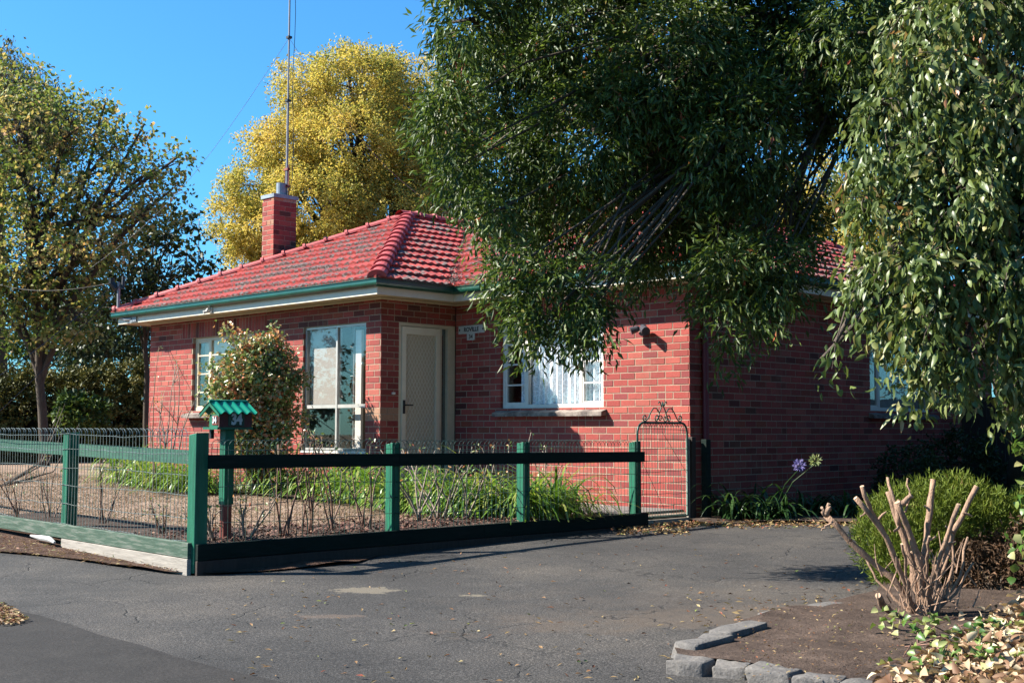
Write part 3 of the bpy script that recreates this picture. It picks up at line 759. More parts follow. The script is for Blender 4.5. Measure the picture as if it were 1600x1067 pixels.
sill(Matrix.Translation((WB[0], 0, 0)), wd, 1.376, fB, M_sill, .08, .06)
curtain(T, .26, wd-.05, 1.42, 2.32, .10, M_lace, fB); mb = MB(); mb.box((.05, .1, 2.33), (wd-.05, .105, 2.55), M=T); mb.build('roller_blind', M_screen, fB)
T = Matrix.Translation((0-.05, WS[0], 0)) @ Matrix.Rotation(math.pi/2, 4, 'Z'); wd = WS[1]-WS[0]
fS = window('side window behind the hanging leaves', T, wd, 1.378, 2.578, [(0, .35, [], True), (.35, wd, [], False)], None, M_white)
mb = MB(); mb.box((.05, .14, 1.42), (wd-.05, .145, 2.5), M=T); mb.build('roller_blind', M_blind, fS)
sill(Matrix.Translation((0, WS[0], 0)) @ Matrix.Rotation(math.pi/2, 4, 'Z'), wd, 1.376, fS, M_sill, .06, .06)

# ---- front door in the porch wall (local x along +y of the world)
T = Matrix.Translation((FX1-.02, FY+.325, 0)) @ Matrix.Rotation(math.pi/2, 4, 'Z')
dh = 2.578
mb = MB(); mb.box((0, -.012, .2), (.045, .10, dh), M=T); mb.box((.045, -.010, dh-.045), (1.065, .10, dh), M=T); mb.box((.765, -.008, .2), (.815, .09, dh-.045), M=T)
mb.box((.925, -.014, .2), (1.063, .12, dh-.045), M=T); mb.box((.815, .0, .2), (.925, .09, .3), M=T)
door_fr = mb.build('door_frame', M_cream, house)
mb = MB(); mb.box((.815, .04, .3), (.925, .044, dh-.045), M=T); mb.build('sidelight_pane', m_glass('dark_sidelight_glass', (.3, .3, .3), .25), door_fr)
mb = MB(); mb.box((1.02, -.0145, .2), (1.064, -.0143+.002, dh-.05), M=T)
d0, d1 = .05, .76
mb = MB(); mb.box((d0, -.03, .24), (d0+.075, .01, dh-.055), M=T); mb.box((d1-.075, -.03, .24), (d1, .01, dh-.055), M=T); mb.box((d0+.075, -.029, dh-.16), (d1-.075, .009, dh-.055), M=T); mb.box((d0+.075, -.029, .24), (d1-.075, .009, .36), M=T)
door = mb.build('security_door', M_beige, house)
mb = MB(); mb.box((d0+.075, .0, .36), (d1-.075, .004, dh-.16), M=T); mb.build('flyscreen', M_screen, door)
mb = MB(); gx0, gx1, gz0, gz1 = d0+.075, d1-.075, .36, dh-.16; ww = gx1-gx0; hh = gz1-gz0
sp = .062; slope = 1.75
for sg in (1, -1):
    c = -3
    k = -60
    while k < 120:
        # line z = gz0 + sg*slope*(x-gx0) + k*sp*slope
        pts = []
        for x_, in ((gx0,), (gx1,)):
            z = gz0+sg*slope*(x_-gx0)+k*sp*slope
            pts.append((x_, z))
        (xa, za), (xb, zb_) = pts
        def cl(x0, z0_, x1, z1_):
            t0, t1 = 0., 1.; dz_ = z1_-z0_
            for lim, s in ((gz0, 1), (gz1, -1)):
                va = (z0_-lim)*s; vb = (z1_-lim)*s
                if va < 0 and vb < 0: return None
                if va < 0: t0 = max(t0, va/(va-vb))
                elif vb < 0: t1 = min(t1, va/(va-vb))
            if t1-t0 < .01: return None
            return (x0+(x1-x0)*t0, z0_+dz_*t0, x0+(x1-x0)*t1, z0_+dz_*t1)
        r = cl(xa, za, xb, zb_)
        if r:
            mb.tube([tuple(T @ Vector((r[0], -.012-.004*sg, r[1]))), tuple(T @ Vector((r[2], -.012-.004*sg, r[3])))], .0042, 4)
        k += 1
mb.build('diamond_grille', M_beige, door)
mb = MB(); mb.box((d0+.02, -.045, 1.40-.10), (d0+.055, -.03, 1.40+.09), M=T); mb.tube([tuple(T @ Vector(q)) for q in ((d0+.038, -.04, 1.42), (d0+.038, -.08, 1.42), (d0+.16, -.085, 1.42))], .010, 8); mb.build('door_handle', M_black, door)
mb = MB(); T = Matrix.Translation((FX1, FY, 0)) @ Matrix.Rotation(math.pi/2, 4, 'Z'); mb.box((.20, -.02, 1.565), (.25, .0, 1.595), M=T); mb.build('doorbell', M_white, house)
mb = MB(); mb.box((FX1+.0, FY+.28, .05), (FX1+.5, -.01, .2)); mb.build('door_step', M_conc, house)
# gap panel behind door so the hall is closed
mb = MB(); mb.box((FX1-.9, FY+.2, .05), (FX1-.85, .0, 2.8)); mb.build('hall_wall', M_room, house)

def text_mesh(s, size, m, T, parent, name='lettering', depth=.002, sx=1.0, bold=0.0):
    c = bpy.data.curves.new('t', 'FONT'); c.body = s; c.size = size; c.extrude = depth; c.align_x = 'CENTER'; c.align_y = 'CENTER'; c.offset = bold
    o = bpy.data.objects.new('t', c); COL.objects.link(o); dg = bpy.context.evaluated_depsgraph_get(); dg.update()
    me = bpy.data.meshes.new_from_object(o.evaluated_get(dg)); bpy.data.objects.remove(o); bpy.data.curves.remove(c)
    me.materials.clear(); setmat(me, m); me.name = name
    r = bpy.data.objects.new(name, me); link(r, parent); r.matrix_local = T @ Matrix.Diagonal((sx, 1, 1, 1)); return r
FACE_MY = Matrix.Rotation(math.pi/2, 4, 'X')          # text facing -y
FACE_PX = Matrix.Rotation(math.pi/2, 4, 'Z') @ FACE_MY # text facing +x
# name sign
mb = MB(); mb.box((-4.14, -.012, 2.462), (-3.60, .0, 2.575)); sg = mb.build('name_sign', M_signw, house)
sg['label'] = 'small white enamel sign reading ROVILLE over 34'
mb = MB(); mb.box((-3.96, -.0125, 2.365), (-3.80, -.001, 2.46)); mb.build('number_plate', M_signw, sg)
text_mesh('ROVILLE', .088, M_letter, Matrix.Translation((-3.87, -.013, 2.518)) @ FACE_MY, sg, sx=.95, bold=.002)
text_mesh('34', .085, M_letter, Matrix.Translation((-3.88, -.0135, 2.412)) @ FACE_MY, sg, bold=.0015)
for x in (-4.115, -3.625):
    mb = MB(); mb.add([(x-.018, -.0145, 2.518), (x, -.0145, 2.496), (x+.018, -.0145, 2.518), (x, -.0145, 2.54)], [(0, 1, 2, 3)]); mb.build('lettering', M_letter, sg)
# twin security light
lx, lz = -.70, 2.36
mb = MB(); mb.tube([(lx, 0, lz), (lx, -.04, lz)], .045, 12); fl = mb.build('floodlight', M_lamp, house)
def cone(p, d, r0, r1, L):
    d = Vector(d).normalized(); mb = MB(); p = Vector(p); mb.tube([tuple(p), tuple(p+d*.03), tuple(p+d*L)], [r0*.6, r0, r1], 14); return mb
cone((lx+.03, -.08, lz+.0), (.75, -.5, -.35), .045, .055, .16).build('lamp_head', M_lamp, fl)
cone((lx-.03, -.06, lz-.0), (-.6, -.6, -.3), .042, .05, .12).build('lamp_head', M_lamp, fl)
mb = MB(); mb.tube([(lx+.02, -.03, lz-.03), (lx+.02, -.09, lz-.08)], .035, 10); mb.build('motion_sensor', M_lamp, fl)
# small lights on fascia of wing
fx = -7.93
mb = MB(); mb.box((fx-.04, FY-.415, 2.90), (fx+.04, FY-.40, 2.98)); mb.tube([(fx, FY-.41, 2.95), (fx, FY-.47, 2.95), (fx+.05, FY-.52, 2.90)], .018, 8); mb.tube([(fx-.03, FY-.41, 2.93), (fx-.07, FY-.50, 2.90)], .025, 8); mb.build('eave_light', M_white, house)
# downpipe on the side wall
mb = MB(); mb.tube([(.09, .26, 2.98), (.09, .26, 2.9), (.045, .26, 2.78), (.045, .26, .98), (.045, .26, .25), (.06, .26, .05)], .042, 10); mb.build('downpipe', M_maroon, house)
# service bracket at the far left of the eave
bx, by = -10.45, FY-.42
pb = [(-10.42, FY-.41, 2.955), (-10.62, FY-.42, 2.955), (-10.80, FY-.43, 3.0), (-10.86, FY-.44, 3.12), (-10.87, FY-.44, 3.62)]
mb = MB(); mb.tube(pb, .028, 10); sb = mb.build('service_conduit', M_grey_metal, house)
mb = MB(); mb.box((-10.48, FY-.425, 2.90), (-10.27, FY-.40, 2.99)); mb.build('bracket_plate', M_grey_metal, sb)
mb = MB(); mb.tube([(-10.89, FY-.47, 3.50), (-10.95, FY-.53, 3.60), (-10.95, FY-.53, 3.69)], .055, 8); mb.tube([(-10.80, FY-.40, 3.50), (-10.82, FY-.38, 3.72)], .03, 8); mb.build('cable_insulator', M_black, sb)

# ------------------------------------------------------------------ antenna mast
mx, my = cx1-.02, cy0+.40
q0 = at(440, 292, 21.9)
ant = thing('antenna_mast', 'tall thin antenna mast standing on top of the brick chimney', 'antenna', (cx1-.10, cy0+.33, 5.19))
def loc_build(mb, name, m, parent, **k): 
    L = parent.location; mb.v = [(v[0]-L[0], v[1]-L[1], v[2]-L[2]) for v in mb.v]; return mb.build(name, m, parent, **k)
ax_, ay_ = cx1-.10, cy0+.33
mb = MB(); mb.tube([(ax_, ay_, 5.19), (ax_, ay_, 6.9)], .022, 8); mb.tube([(ax_+.0, ay_, 6.9), (ax_, ay_, 9.9)], .017, 8); loc_build(mb, 'mast', M_grey_metal, ant)
mb = MB(); mb.tube([(ax_-.09, ay_, 5.2), (ax_-.03, ay_, 5.75)], .012, 6); mb.tube([(ax_+.07, ay_, 5.2), (ax_+.05, ay_, 5.75)], .012, 6); mb.box((ax_-.06, ay_-.03, 5.66), (ax_+.06, ay_+.03, 5.7)); mb.box((ax_-.06, ay_-.03, 5.36), (ax_+.06, ay_+.03, 5.39)); loc_build(mb, 'mast_clamp', M_rust, ant)
for z in (6.9, 8.05): mb = MB(); mb.box((ax_-.04, ay_-.04, z), (ax_+.04, ay_+.04, z+.04)); loc_build(mb, 'collar', M_black, ant)
mb = MB(); 
for k in range(5): mb.tube([(ax_-.5, ay_-.5+.24*k, 9.3-.0), (ax_+.3, ay_-.4+.24*k, 9.3)], .006, 5)
mb.tube([(ax_, ay_-.6, 9.32), (ax_, ay_+.6, 9.32)], .012, 6); loc_build(mb, 'antenna_array', M_grey_metal, ant)
cab = [(ax_+.02, ay_, 9.2)]+[(ax_+.13+.03*math.sin(i*1.3), ay_+.02, 9.0-.5*i) for i in range(8)]+[(ax_+.05, ay_, 5.2)]
mb = MB(); mb.tube(cab, .006, 5); loc_build(mb, 'cable', M_black, ant)
for tip in (at(140, 420, 24), at(720, 345, 26)):
    a = np.array([ax_, ay_, 8.06]); mb = MB(); pts = [a+(tip-a)*t-np.array([0, 0, .5*math.sin(math.pi*t)]) for t in np.linspace(0, 1, 12)]; mb.tube(pts, .004, 4); loc_build(mb, 'guy_wire', M_grey_metal, ant)
# overhead service lines
for i, (pa, pb_) in enumerate((((-10.95, FY-.53, 3.6), at(-60, 425, 26)), ((-10.95, FY-.53, 3.55), at(-250, 720, 14)), ((-10.82, FY-.4, 3.6), at(-200, 800, 17)))):
    a = np.array(pa); b = np.array(pb_); mb = MB()
    mb.tube([a+(b-a)*t-np.array([0, 0, .25*math.sin(math.pi*t)]) for t in np.linspace(0, 1, 14)], .007, 4)
    tag(mb.build('service_cable', M_black), ['thin cable running level from the eave conduit into the autumn tree', 'upper thin cable sloping down from the eave conduit over the hedge', 'lower thin cable sloping down from the eave conduit past the hedge'][i], 'cable', 'service cables from the house corner')

# ------------------------------------------------------------------ fences
XF = 0.10; YC = -6.79
fence = thing('front_fence', 'green post and rail wire fence running along the driveway up to the gate', 'fence', (XF, YC, 0))
posts_y = [-6.79, -4.70, -2.94, -1.11]
def post(par, x, y, z0, z1, m=M_green, w=.10, bev=.02, name='post'):
    mb = MB(); h = w/2; vs = [(x-h, y-h, z0), (x+h, y-h, z0), (x+h, y+h, z0), (x-h, y+h, z0), (x-h, y-h, z1-bev), (x+h, y-h, z1-bev*.2), (x+h, y+h, z1), (x-h, y+h, z1-bev)]
    mb.add(vs, [(0,3,2,1), (4,5,6,7), (0,1,5,4), (1,2,6,5), (2,3,7,6), (3,0,4,7)]); return loc_build(mb, name, m, par, bevel=.004)
o = post(fence, XF-.06, YC+.01, -.1, 1.045, w=.12)
o['label'] = 'corner post, tallest of the row'
for y in posts_y[1:]: post(fence, XF-.06, y, -.05, .955)
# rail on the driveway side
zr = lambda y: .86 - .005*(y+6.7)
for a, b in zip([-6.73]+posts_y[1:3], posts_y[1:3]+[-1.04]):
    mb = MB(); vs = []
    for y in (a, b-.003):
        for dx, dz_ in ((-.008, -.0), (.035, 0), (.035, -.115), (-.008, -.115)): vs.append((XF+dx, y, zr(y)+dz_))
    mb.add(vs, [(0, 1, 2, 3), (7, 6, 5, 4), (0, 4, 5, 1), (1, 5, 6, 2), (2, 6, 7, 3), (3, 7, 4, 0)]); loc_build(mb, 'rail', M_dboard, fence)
# plinth boards, two high
def board(par, x0, x1, ya, yb, zt, zb, m, along='y'):
    mb = MB(); n = 1
    if along == 'y': vs = [(x0, ya, zb(ya)), (x1, ya, zb(ya)), (x1, yb, zb(yb)), (x0, yb, zb(yb)), (x0, ya, zt(ya)), (x1, ya, zt(ya)), (x1, yb, zt(yb)), (x0, yb, zt(yb))]
    else: vs = [(ya, x0, zb(ya)), (yb, x0, zb(yb)), (yb, x1, zb(yb)), (ya, x1, zb(ya)), (ya, x0, zt(ya)), (yb, x0, zt(yb)), (yb, x1, zt(yb)), (ya, x1, zt(ya))]
    mb.add(vs, [(0,3,2,1), (4,5,6,7), (0,1,5,4), (1,2,6,5), (2,3,7,6), (3,0,4,7)]); return loc_build(mb, 'plinth_board', m, par, bevel=.003)
zt = lambda y: .135; zm1 = lambda y: .135-.135-.015*0
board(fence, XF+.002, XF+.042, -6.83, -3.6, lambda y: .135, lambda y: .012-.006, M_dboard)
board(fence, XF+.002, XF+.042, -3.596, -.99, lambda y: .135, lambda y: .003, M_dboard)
board(fence, XF-.002, XF+.036, -6.83, -3.2, lambda y: .0, lambda y: gz(0, y)-.06, M_dtimber)
board(fence, XF-.002, XF+.036, -3.196, -1.0, lambda y: -.003, lambda y: gz(0, y)-.06, M_dtimber)
def wire_panel(par, p0, p1, zb0, zb1, zt0, zt1, pitch, m, seed, horiz=(0.2, .38, .56, .74, .9), name='wire_mesh', rad=.0028, arch=True):
    r_ = np.random.default_rng(seed); p0 = np.array(p0, float); p1 = np.array(p1, float); L = np.linalg.norm(p1-p0); d = (p1-p0)/L; nn = np.array([-d[1], d[0]])
    n = int(L/pitch); mb = MB(); top = []
    def zb(s): return zb0+(zb1-zb0)*s/L
    def ztp(s): return zt0+(zt1-zt0)*s/L
    def W(s, z, o_=0): q = p0+d*s+nn*o_; return (q[0], q[1], z)
    for i in range(n+1):
        s = i*pitch; j = r_.normal(0, .004); bow = r_.normal(0, .004)
        zt_ = ztp(s)-pitch*(.9 if arch else 0)
        mb.tube([W(s, zb(s)), W(min(s+bow, L), (zb(s)+zt_)/2, .003), W(min(s+j, L), zt_)], rad, 3, cap=False)
    if arch:
        for i in range(n-1):
            s0 = i*pitch; s1 = s0+2*pitch; pts = []
            for k in range(9):
                q = math.pi*k/8; pts.append(W((s0+s1)/2-math.cos(q)*pitch, ztp(s0)-pitch*.9+math.sin(q)*pitch*.9*r_.uniform(.97, 1.03), .004 if i % 2 else -.004))
            mb.tube(pts, rad, 3, cap=False)
    for h in horiz:
        pts = []; k = int(L/.18)
        for i in range(k+1):
            s = L*i/k; pts.append(W(s, zb(s)+(ztp(s)-zb(s))*h+r_.normal(0, .004)+.008*math.sin(s*3+h*9), .004))
        mb.tube(pts, rad*1.15, 3, cap=False); pts2 = [(p[0]+nn[0]*.004, p[1]+nn[1]*.004, p[2]+.004) for p in pts]
    return loc_build(mb, name, m, par)
wire_panel(fence, (XF-.0, -6.70), (XF, -1.15), .12, .10, .985, .955, .058, M_gwire, 3)
# left fence: rail and mesh seen from the road side
lf = thing('side_fence', 'weathered green wire fence with grey plinth board along the verge on the left', 'fence', (0, YC, 0))
zl = lambda x: .892 + .0175*(-x)
for xpst in (-2.27, -4.55, -7.0): post(lf, xpst, YC+.02, -.02, 1.04+.0*xpst, w=.11)
for a, b in ((-8.5, -4.552), (-4.548, -.125)):
    mb = MB(); vs = []
    for x in (a, b):
        for dy, dz_ in ((.06+.02, 0), (.035+.0, 0), (.035, -.115), (.08, -.115)): vs.append((x, YC+dy, zl(x)+dz_))
    mb.add(vs, [(3, 2, 1, 0), (4, 5, 6, 7), (0, 1, 5, 4), (1, 2, 6, 5), (2, 3, 7, 6), (3, 0, 4, 7)]); loc_build(mb, 'rail', M_rail, lf)
board(lf, YC-.085, YC-.045, -8.4, .06, lambda x: .135+.012*(-x)+.012, lambda x: .135+.012*(-x)-.115, M_board, 'x')
board(lf, YC-.088, YC-.050, -2.2, .06, lambda x: .135+.012*(-x)-.119, lambda x: gz(x, YC)-.03+.028*max(0, -x)*.0, M_grey, 'x')
wire_panel(lf, (-8.4, YC-.045), (-.04, YC-.045), .22, .13, 1.085, 1.075, .060, M_wire, 5, horiz=(.02, .22, .42, .60, .78, .93))
mb = MB(); mb.tube([(-2.2, YC-.15, .01), (-2.35, YC-.13, .03), (-2.55, YC-.12, .03), (-2.8, YC-.11, .035)], [.012, .028, .026, .01], 8)
tag(mb.build('plastic_sheet_scrap', m_plain('pale_plastic', (.6, .6, .58), .4, .05, 5, 0)), 'pale crumpled plastic pipe scrap lying under the weathered plinth board', 'pipe')

# ------------------------------------------------------------------ gate
gate = thing('garden_gate', 'dark green wire gate with scrolled iron top beside the house corner', 'gate', (XF, -.66, .05))
g0, g1, gb, gt = -1.135, -.195, .07, 1.165
pts = [(XF, g0, gb), (XF, g0, gt-.13)]
for k in range(1, 7): q = math.pi/2*k/6; pts.append((XF, g0+.11*(1-math.cos(q)), gt-.13+.13*math.sin(q)))
for k in range(0, 7): q = math.pi/2*k/6; pts.append((XF, g1-.11*(1-math.sin(q)), gt-.13+.13*math.cos(q)))
pts += [(XF, g1, gb), (XF, g0, gb), (XF, g0, gb+.01)]
mb = MB(); mb.tube(pts, .013, 8); loc_build(mb, 'gate_frame', M_iron, gate, smooth=True)
wire_panel(gate, (XF, g0+.012), (XF, g1-.012), gb, gb, gt-.01, gt-.01, .051, M_gwire, 9, horiz=(.12, .25, .37, .49, .60, .72, .83, .94), name='wire_mesh', rad=.0034)
mb = MB(); mb.tube([(XF-.004, g0+.02, gb+.75), (XF-.004, g1-.45, gb+.1)], .003, 4); mb.tube([(XF+.004, g0+.45, gt-.1), (XF+.004, g1-.02, gb+.5)], .003, 4); loc_build(mb, 'brace_wire', M_gwire, gate)
def spiral(cy, cz, r0, turns, a0, sgn, n=22):
    out = []
    for i in range(n+1):
        t = i/n; a = a0+sgn*turns*2*math.pi*t; r = r0*(1-.75*t); out.append((XF, cy+math.cos(a)*r, cz+math.sin(a)*r))
    return out
cyg = (g0+g1)/2
for s in (-1, 1):
    # long C scroll from the middle finial down to the shoulder
    def Y(v): return cyg+s*v
    body = [(.0, .245), (.015, .19), (.055, .13), (.085, .06), (.11, .02)]
    pts = [(XF, Y(a), gt+.0+b) for a, b in body]
    loc = spiral(Y(.105), gt+.055, .045, 1.1, -math.pi/2, s)
    mb = MB(); mb.tube(pts+loc[2:], .0075, 6); loc_build(mb, 'scroll', M_iron, gate, smooth=True)
    pts = [(XF, Y(.02), gt+.19), (XF, Y(.04), gt+.235), (XF, Y(.07), gt+.245), (XF, Y(.078), gt+.225)]
    mb = MB(); mb.tube(pts, .007, 6); loc_build(mb, 'scroll', M_iron, gate, smooth=True)
    body = [(.06, .11), (.11, .165), (.17, .17), (.22, .12), (.27, .05), (.31, .02)]
    pts = [(XF, Y(a), gt+b) for a, b in body]; loc = spiral(Y(.33), gt+.055, .042, 1.1, -math.pi/2, s)
    mb = MB(); mb.tube(list(reversed(spiral(Y(.085), gt+.10, .035, .7, math.pi*.75 if s > 0 else math.pi*.25, s, 8)))[:0]+pts+loc[1:], .0075, 6); loc_build(mb, 'scroll', M_iron, gate, smooth=True)
    loc = spiral(Y(.045), gt+.05, .04, 1.2, 0, -s); mb = MB(); mb.tube(loc, .0065, 6); loc_build(mb, 'scroll', M_iron, gate, smooth=True)
gp = thing('gate_post', 'brown timber gate post with grey foot at the corner of the house', 'post', (XF, -.08, 0))
mb = MB(); mb.box((XF-.05, -.135, -.02), (XF+.03, -.06, 1.0)); loc_build(mb, 'post', M_dtimber, gp, bevel=.004)
mb = MB(); mb.box((XF-.04, -.175, .02), (XF-.0, -.14, .98)); loc_build(mb, 'hinge_batten', M_grey, gp, bevel=.003)
mb = MB(); mb.box((XF+.06, .0, -.02), (XF+.14, .09, .97)); loc_build(mb, 'side_post', M_dboard, gp, bevel=.004)  # green post in the near-black board colour; its shade is in the colour
mb = MB(); mb.box((XF-.05, -.97, -.08), (XF+.02, -.19, .045)); tag(mb.build('gate_step', M_conc), 'worn concrete step under the scrolled wire gate', 'step')

# ------------------------------------------------------------------ letterbox
q = ong(352, 842, lambda x, y: .12); lbx, lby = q[0], q[1]
lbz = 1.09
lb = thing('letterbox', 'green house shaped letterbox numbered 34 on a painted post', 'letterbox', (lbx, lby, .1))
def lbuild(mb, name, m, **k): return loc_build(mb, name, m, lb, **k)
mb = MB(); mb.box((lbx-.047, lby-.047, .42), (lbx+.047, lby+.047, lbz-.02)); lbuild(mb, 'post', M_green, bevel=.004)
mb = MB(); mb.tube([(lbx, lby, .05), (lbx, lby, .42)], .05, 10); lbuild(mb, 'post_base', M_rust)
W_, L_, H_ = .155, .21, .165
bx0, bx1, by0, by1 = lbx-.13, lbx+.09, lby-.14, lby+.19
wz = lbz+.125; rzz = lbz+.20; bxm = (bx0+bx1)/2
mb = MB(); mb.box((bx0-.01, by0-.02, lbz-.02), (bx1+.006, by1+.01, lbz)); lbuild(mb, 'floor_board', M_green)
mb = MB(); mb.box((bx1-.012, by0+.0, lbz), (bx1, by1, wz)); side = lbuild(mb, 'side_panel', m_plain('dark_red_timber', (.13, .03, .03), .7, .2, 10, .2))
mb = MB(); mb.box((bx0, by0+.10, lbz), (bx0+.012, by1, wz)); lbuild(mb, 'side_panel', M_green)
def gable(y0, y1, slot):
    mb = MB(); vs = [(bx0+.013, y0, lbz), (bx1-.013, y0, lbz), (bx1-.013, y0, wz), (bxm, y0, rzz), (bx0+.013, y0, wz)]
    vs += [(a, y1, c) for a, b, c in vs]
    mb.add(vs, [(0, 1, 2, 3, 4), (9, 8, 7, 6, 5), (0, 5, 6, 1), (1, 6, 7, 2), (2, 7, 8, 3), (3, 8, 9, 4), (4, 9, 5, 0)]); return mb
lbuild(gable(by1-.012, by1-.001, 0), 'end_panel', M_green)
mb = MB(); mb.box((bx0+.055, by0+.005, lbz), (bx1-.013, by0+.017, lbz+.112)); fp = lbuild(mb, 'front_panel', M_green)
mb = MB(); mb.box((bx1-.045, by0+.0, lbz+.112), (bx1-.013, by0+.017, wz)); lbuild(mb, 'front_trim', M_green)
lbuild(gable(by0+.10, by0+.11, 0), 'inner_panel', M_black)
# corrugated roof
def corr(sx):
    mb = MB(); n = 48; th = .004; y0, y1 = by0-.035, by1+.02; vs = []
    for i in range(n+1):
        y = y0+(y1-y0)*i/n; zc = .012*math.cos(2*math.pi*(y-y0)/((y1-y0)/4.5)+2)
        xo = bxm+sx*.165; vs += [(bxm, y, rzz+.028+zc*.6), (xo, y, rzz-.085+zc+.01), (xo, y, rzz-.085+zc+.006), (bxm, y, rzz+.024+zc*.6)]
    fs = []
    for i in range(n):
        a = 4*i; fs += [(a, a+4, a+5, a+1), (a+1, a+5, a+6, a+2), (a+2, a+6, a+7, a+3)]
    mb.add(vs, fs); return mb
for s in (-1, 1): lbuild(corr(s), 'roof_sheet', M_greenroof, smooth=False)
mb = MB(); mb.tube([(bxm, by0-.035, rzz+.028), (bxm, by1+.02, rzz+.028)], .011, 8); lbuild(mb, 'ridge_roll', M_greenroof)
for s in (-1, 1):
    mb = MB(); xo = bxm+s*.155; vs = [(bxm, by0-.032, rzz+.012), (xo, by0-.032, rzz-.088), (xo, by0-.032, rzz-.112), (bxm, by0-.032, rzz-.016)]; vs += [(a, by0-.02, c) for a, b, c in vs]
    mb.add(vs, [(0, 3, 2, 1), (4, 5, 6, 7), (0, 1, 5, 4), (1, 2, 6, 5), (2, 3, 7, 6), (3, 0, 4, 7)]); lbuild(mb, 'barge_board', M_green)
lo = lb.location
mb = MB(); mb.box((bx1, lby-.05, lbz+.01), (bx1+.006, lby+.11, lbz+.122)); lbuild(mb, 'number_plate', m_plain('dark_green_plate', (.01, .06, .045), .4, .1, 8, 0))
text_mesh('34', .13, M_num, Matrix.Translation((bx1+.009-lo[0], lby+.03-lo[1], lbz+.066-lo[2])) @ FACE_PX, lb, 'number', sx=.85, bold=.006)
mb = MB(); mb.box((bxm+.0, by0-.002, lbz+.02), (bxm+.085, by0+.004, lbz+.10)); lbuild(mb, 'number_plate', M_rust)
text_mesh('34', .078, M_num, Matrix.Translation((bxm+.042-lo[0], by0-.006-lo[1], lbz+.06-lo[2])) @ FACE_MY, lb, 'number', sx=.85, bold=.003)
mb = MB(); mb.box((lbx-.13, lby-.1, lbz-.10), (lbx-.10, lby-.07, lbz-.02)); lbuild(mb, 'padlock', M_black)

# ------------------------------------------------------------------ foliage machinery
def blobs_px(lst, dsc=0.0):
    """(px, py, depth, rx_px, ry_px, r_depth_m) -> centres and radii in metres"""
    out = []
    for (px, py, d, rx, ry, rd) in lst:
        m = dsc*FPX/d
        out.append((at(px, py, d), np.array([max(rx-m, rx*.35)*d/FPX, max(ry-m, ry*.35)*d/FPX, rd])))
    return out
def world_blobs(lst): return [(np.array(c, float), np.array(r, float)) for c, r in lst]
AX_CAM = np.array([Rv, Uv, Fv]); AX_W = np.eye(3)[[0, 2, 1]]
def crown(seed, blobs, n, clump_n, L, W, spread, droop=.3, out=.6, shell=.55, twigs=4, jit=.35, up=.5, axes=AX_CAM, leafdroop=None, lvar=.3):
    r = np.random.default_rng(seed); leafdroop = droop if leafdroop is None else leafdroop
    wts = np.array([(b[1][0]*b[1][1]*b[1][2])**(2/3) for b in blobs]); wts /= wts.sum()
    nc = max(1, n//clump_n); bi = r.choice(len(blobs), nc, p=wts)
    C = np.array([b[0] for b in blobs])[bi]; RR_ = np.array([b[1] for b in blobs])[bi]
    d = unit(r.normal(size=(nc, 3))); rad = r.random(nc)**(1/3.)*(1-shell)+shell*r.uniform(.75, 1.05, nc)
    cen = C + ((d*RR_*rad[:, None]) @ axes); outw = unit((d/RR_) @ axes)
    tw = unit(np.repeat(outw, twigs, 0)*out + r.normal(size=(nc*twigs, 3))*.6 + np.array([0, 0, -droop]))
    per = clump_n//twigs; N = nc*twigs*per
    TC = np.repeat(np.repeat(cen, twigs, 0), per, 0); TD = np.repeat(tw, per, 0)
    t = r.random((N, 1)); P = TC + TD*t*spread + np.array([0, 0, -1])*(t**2)*spread*droop*.5 + r.normal(size=(N, 3))*spread*.12
    D = unit(TD*.7 + r.normal(size=(N, 3))*jit*1.6 + np.array([0, 0, -leafdroop]))
    Nn = r.normal(size=(N, 3)) + np.array([0, 0, up*2])
    cr = np.repeat(r.random(nc), twigs*per)
    rnd = np.clip(cr*.45 + r.random(N)*.55, 0, 1)
    return P, D, Nn, L*r.uniform(1-lvar, 1+lvar, N), W*r.uniform(1-lvar, 1+lvar, N), rnd, cen, bi, tw
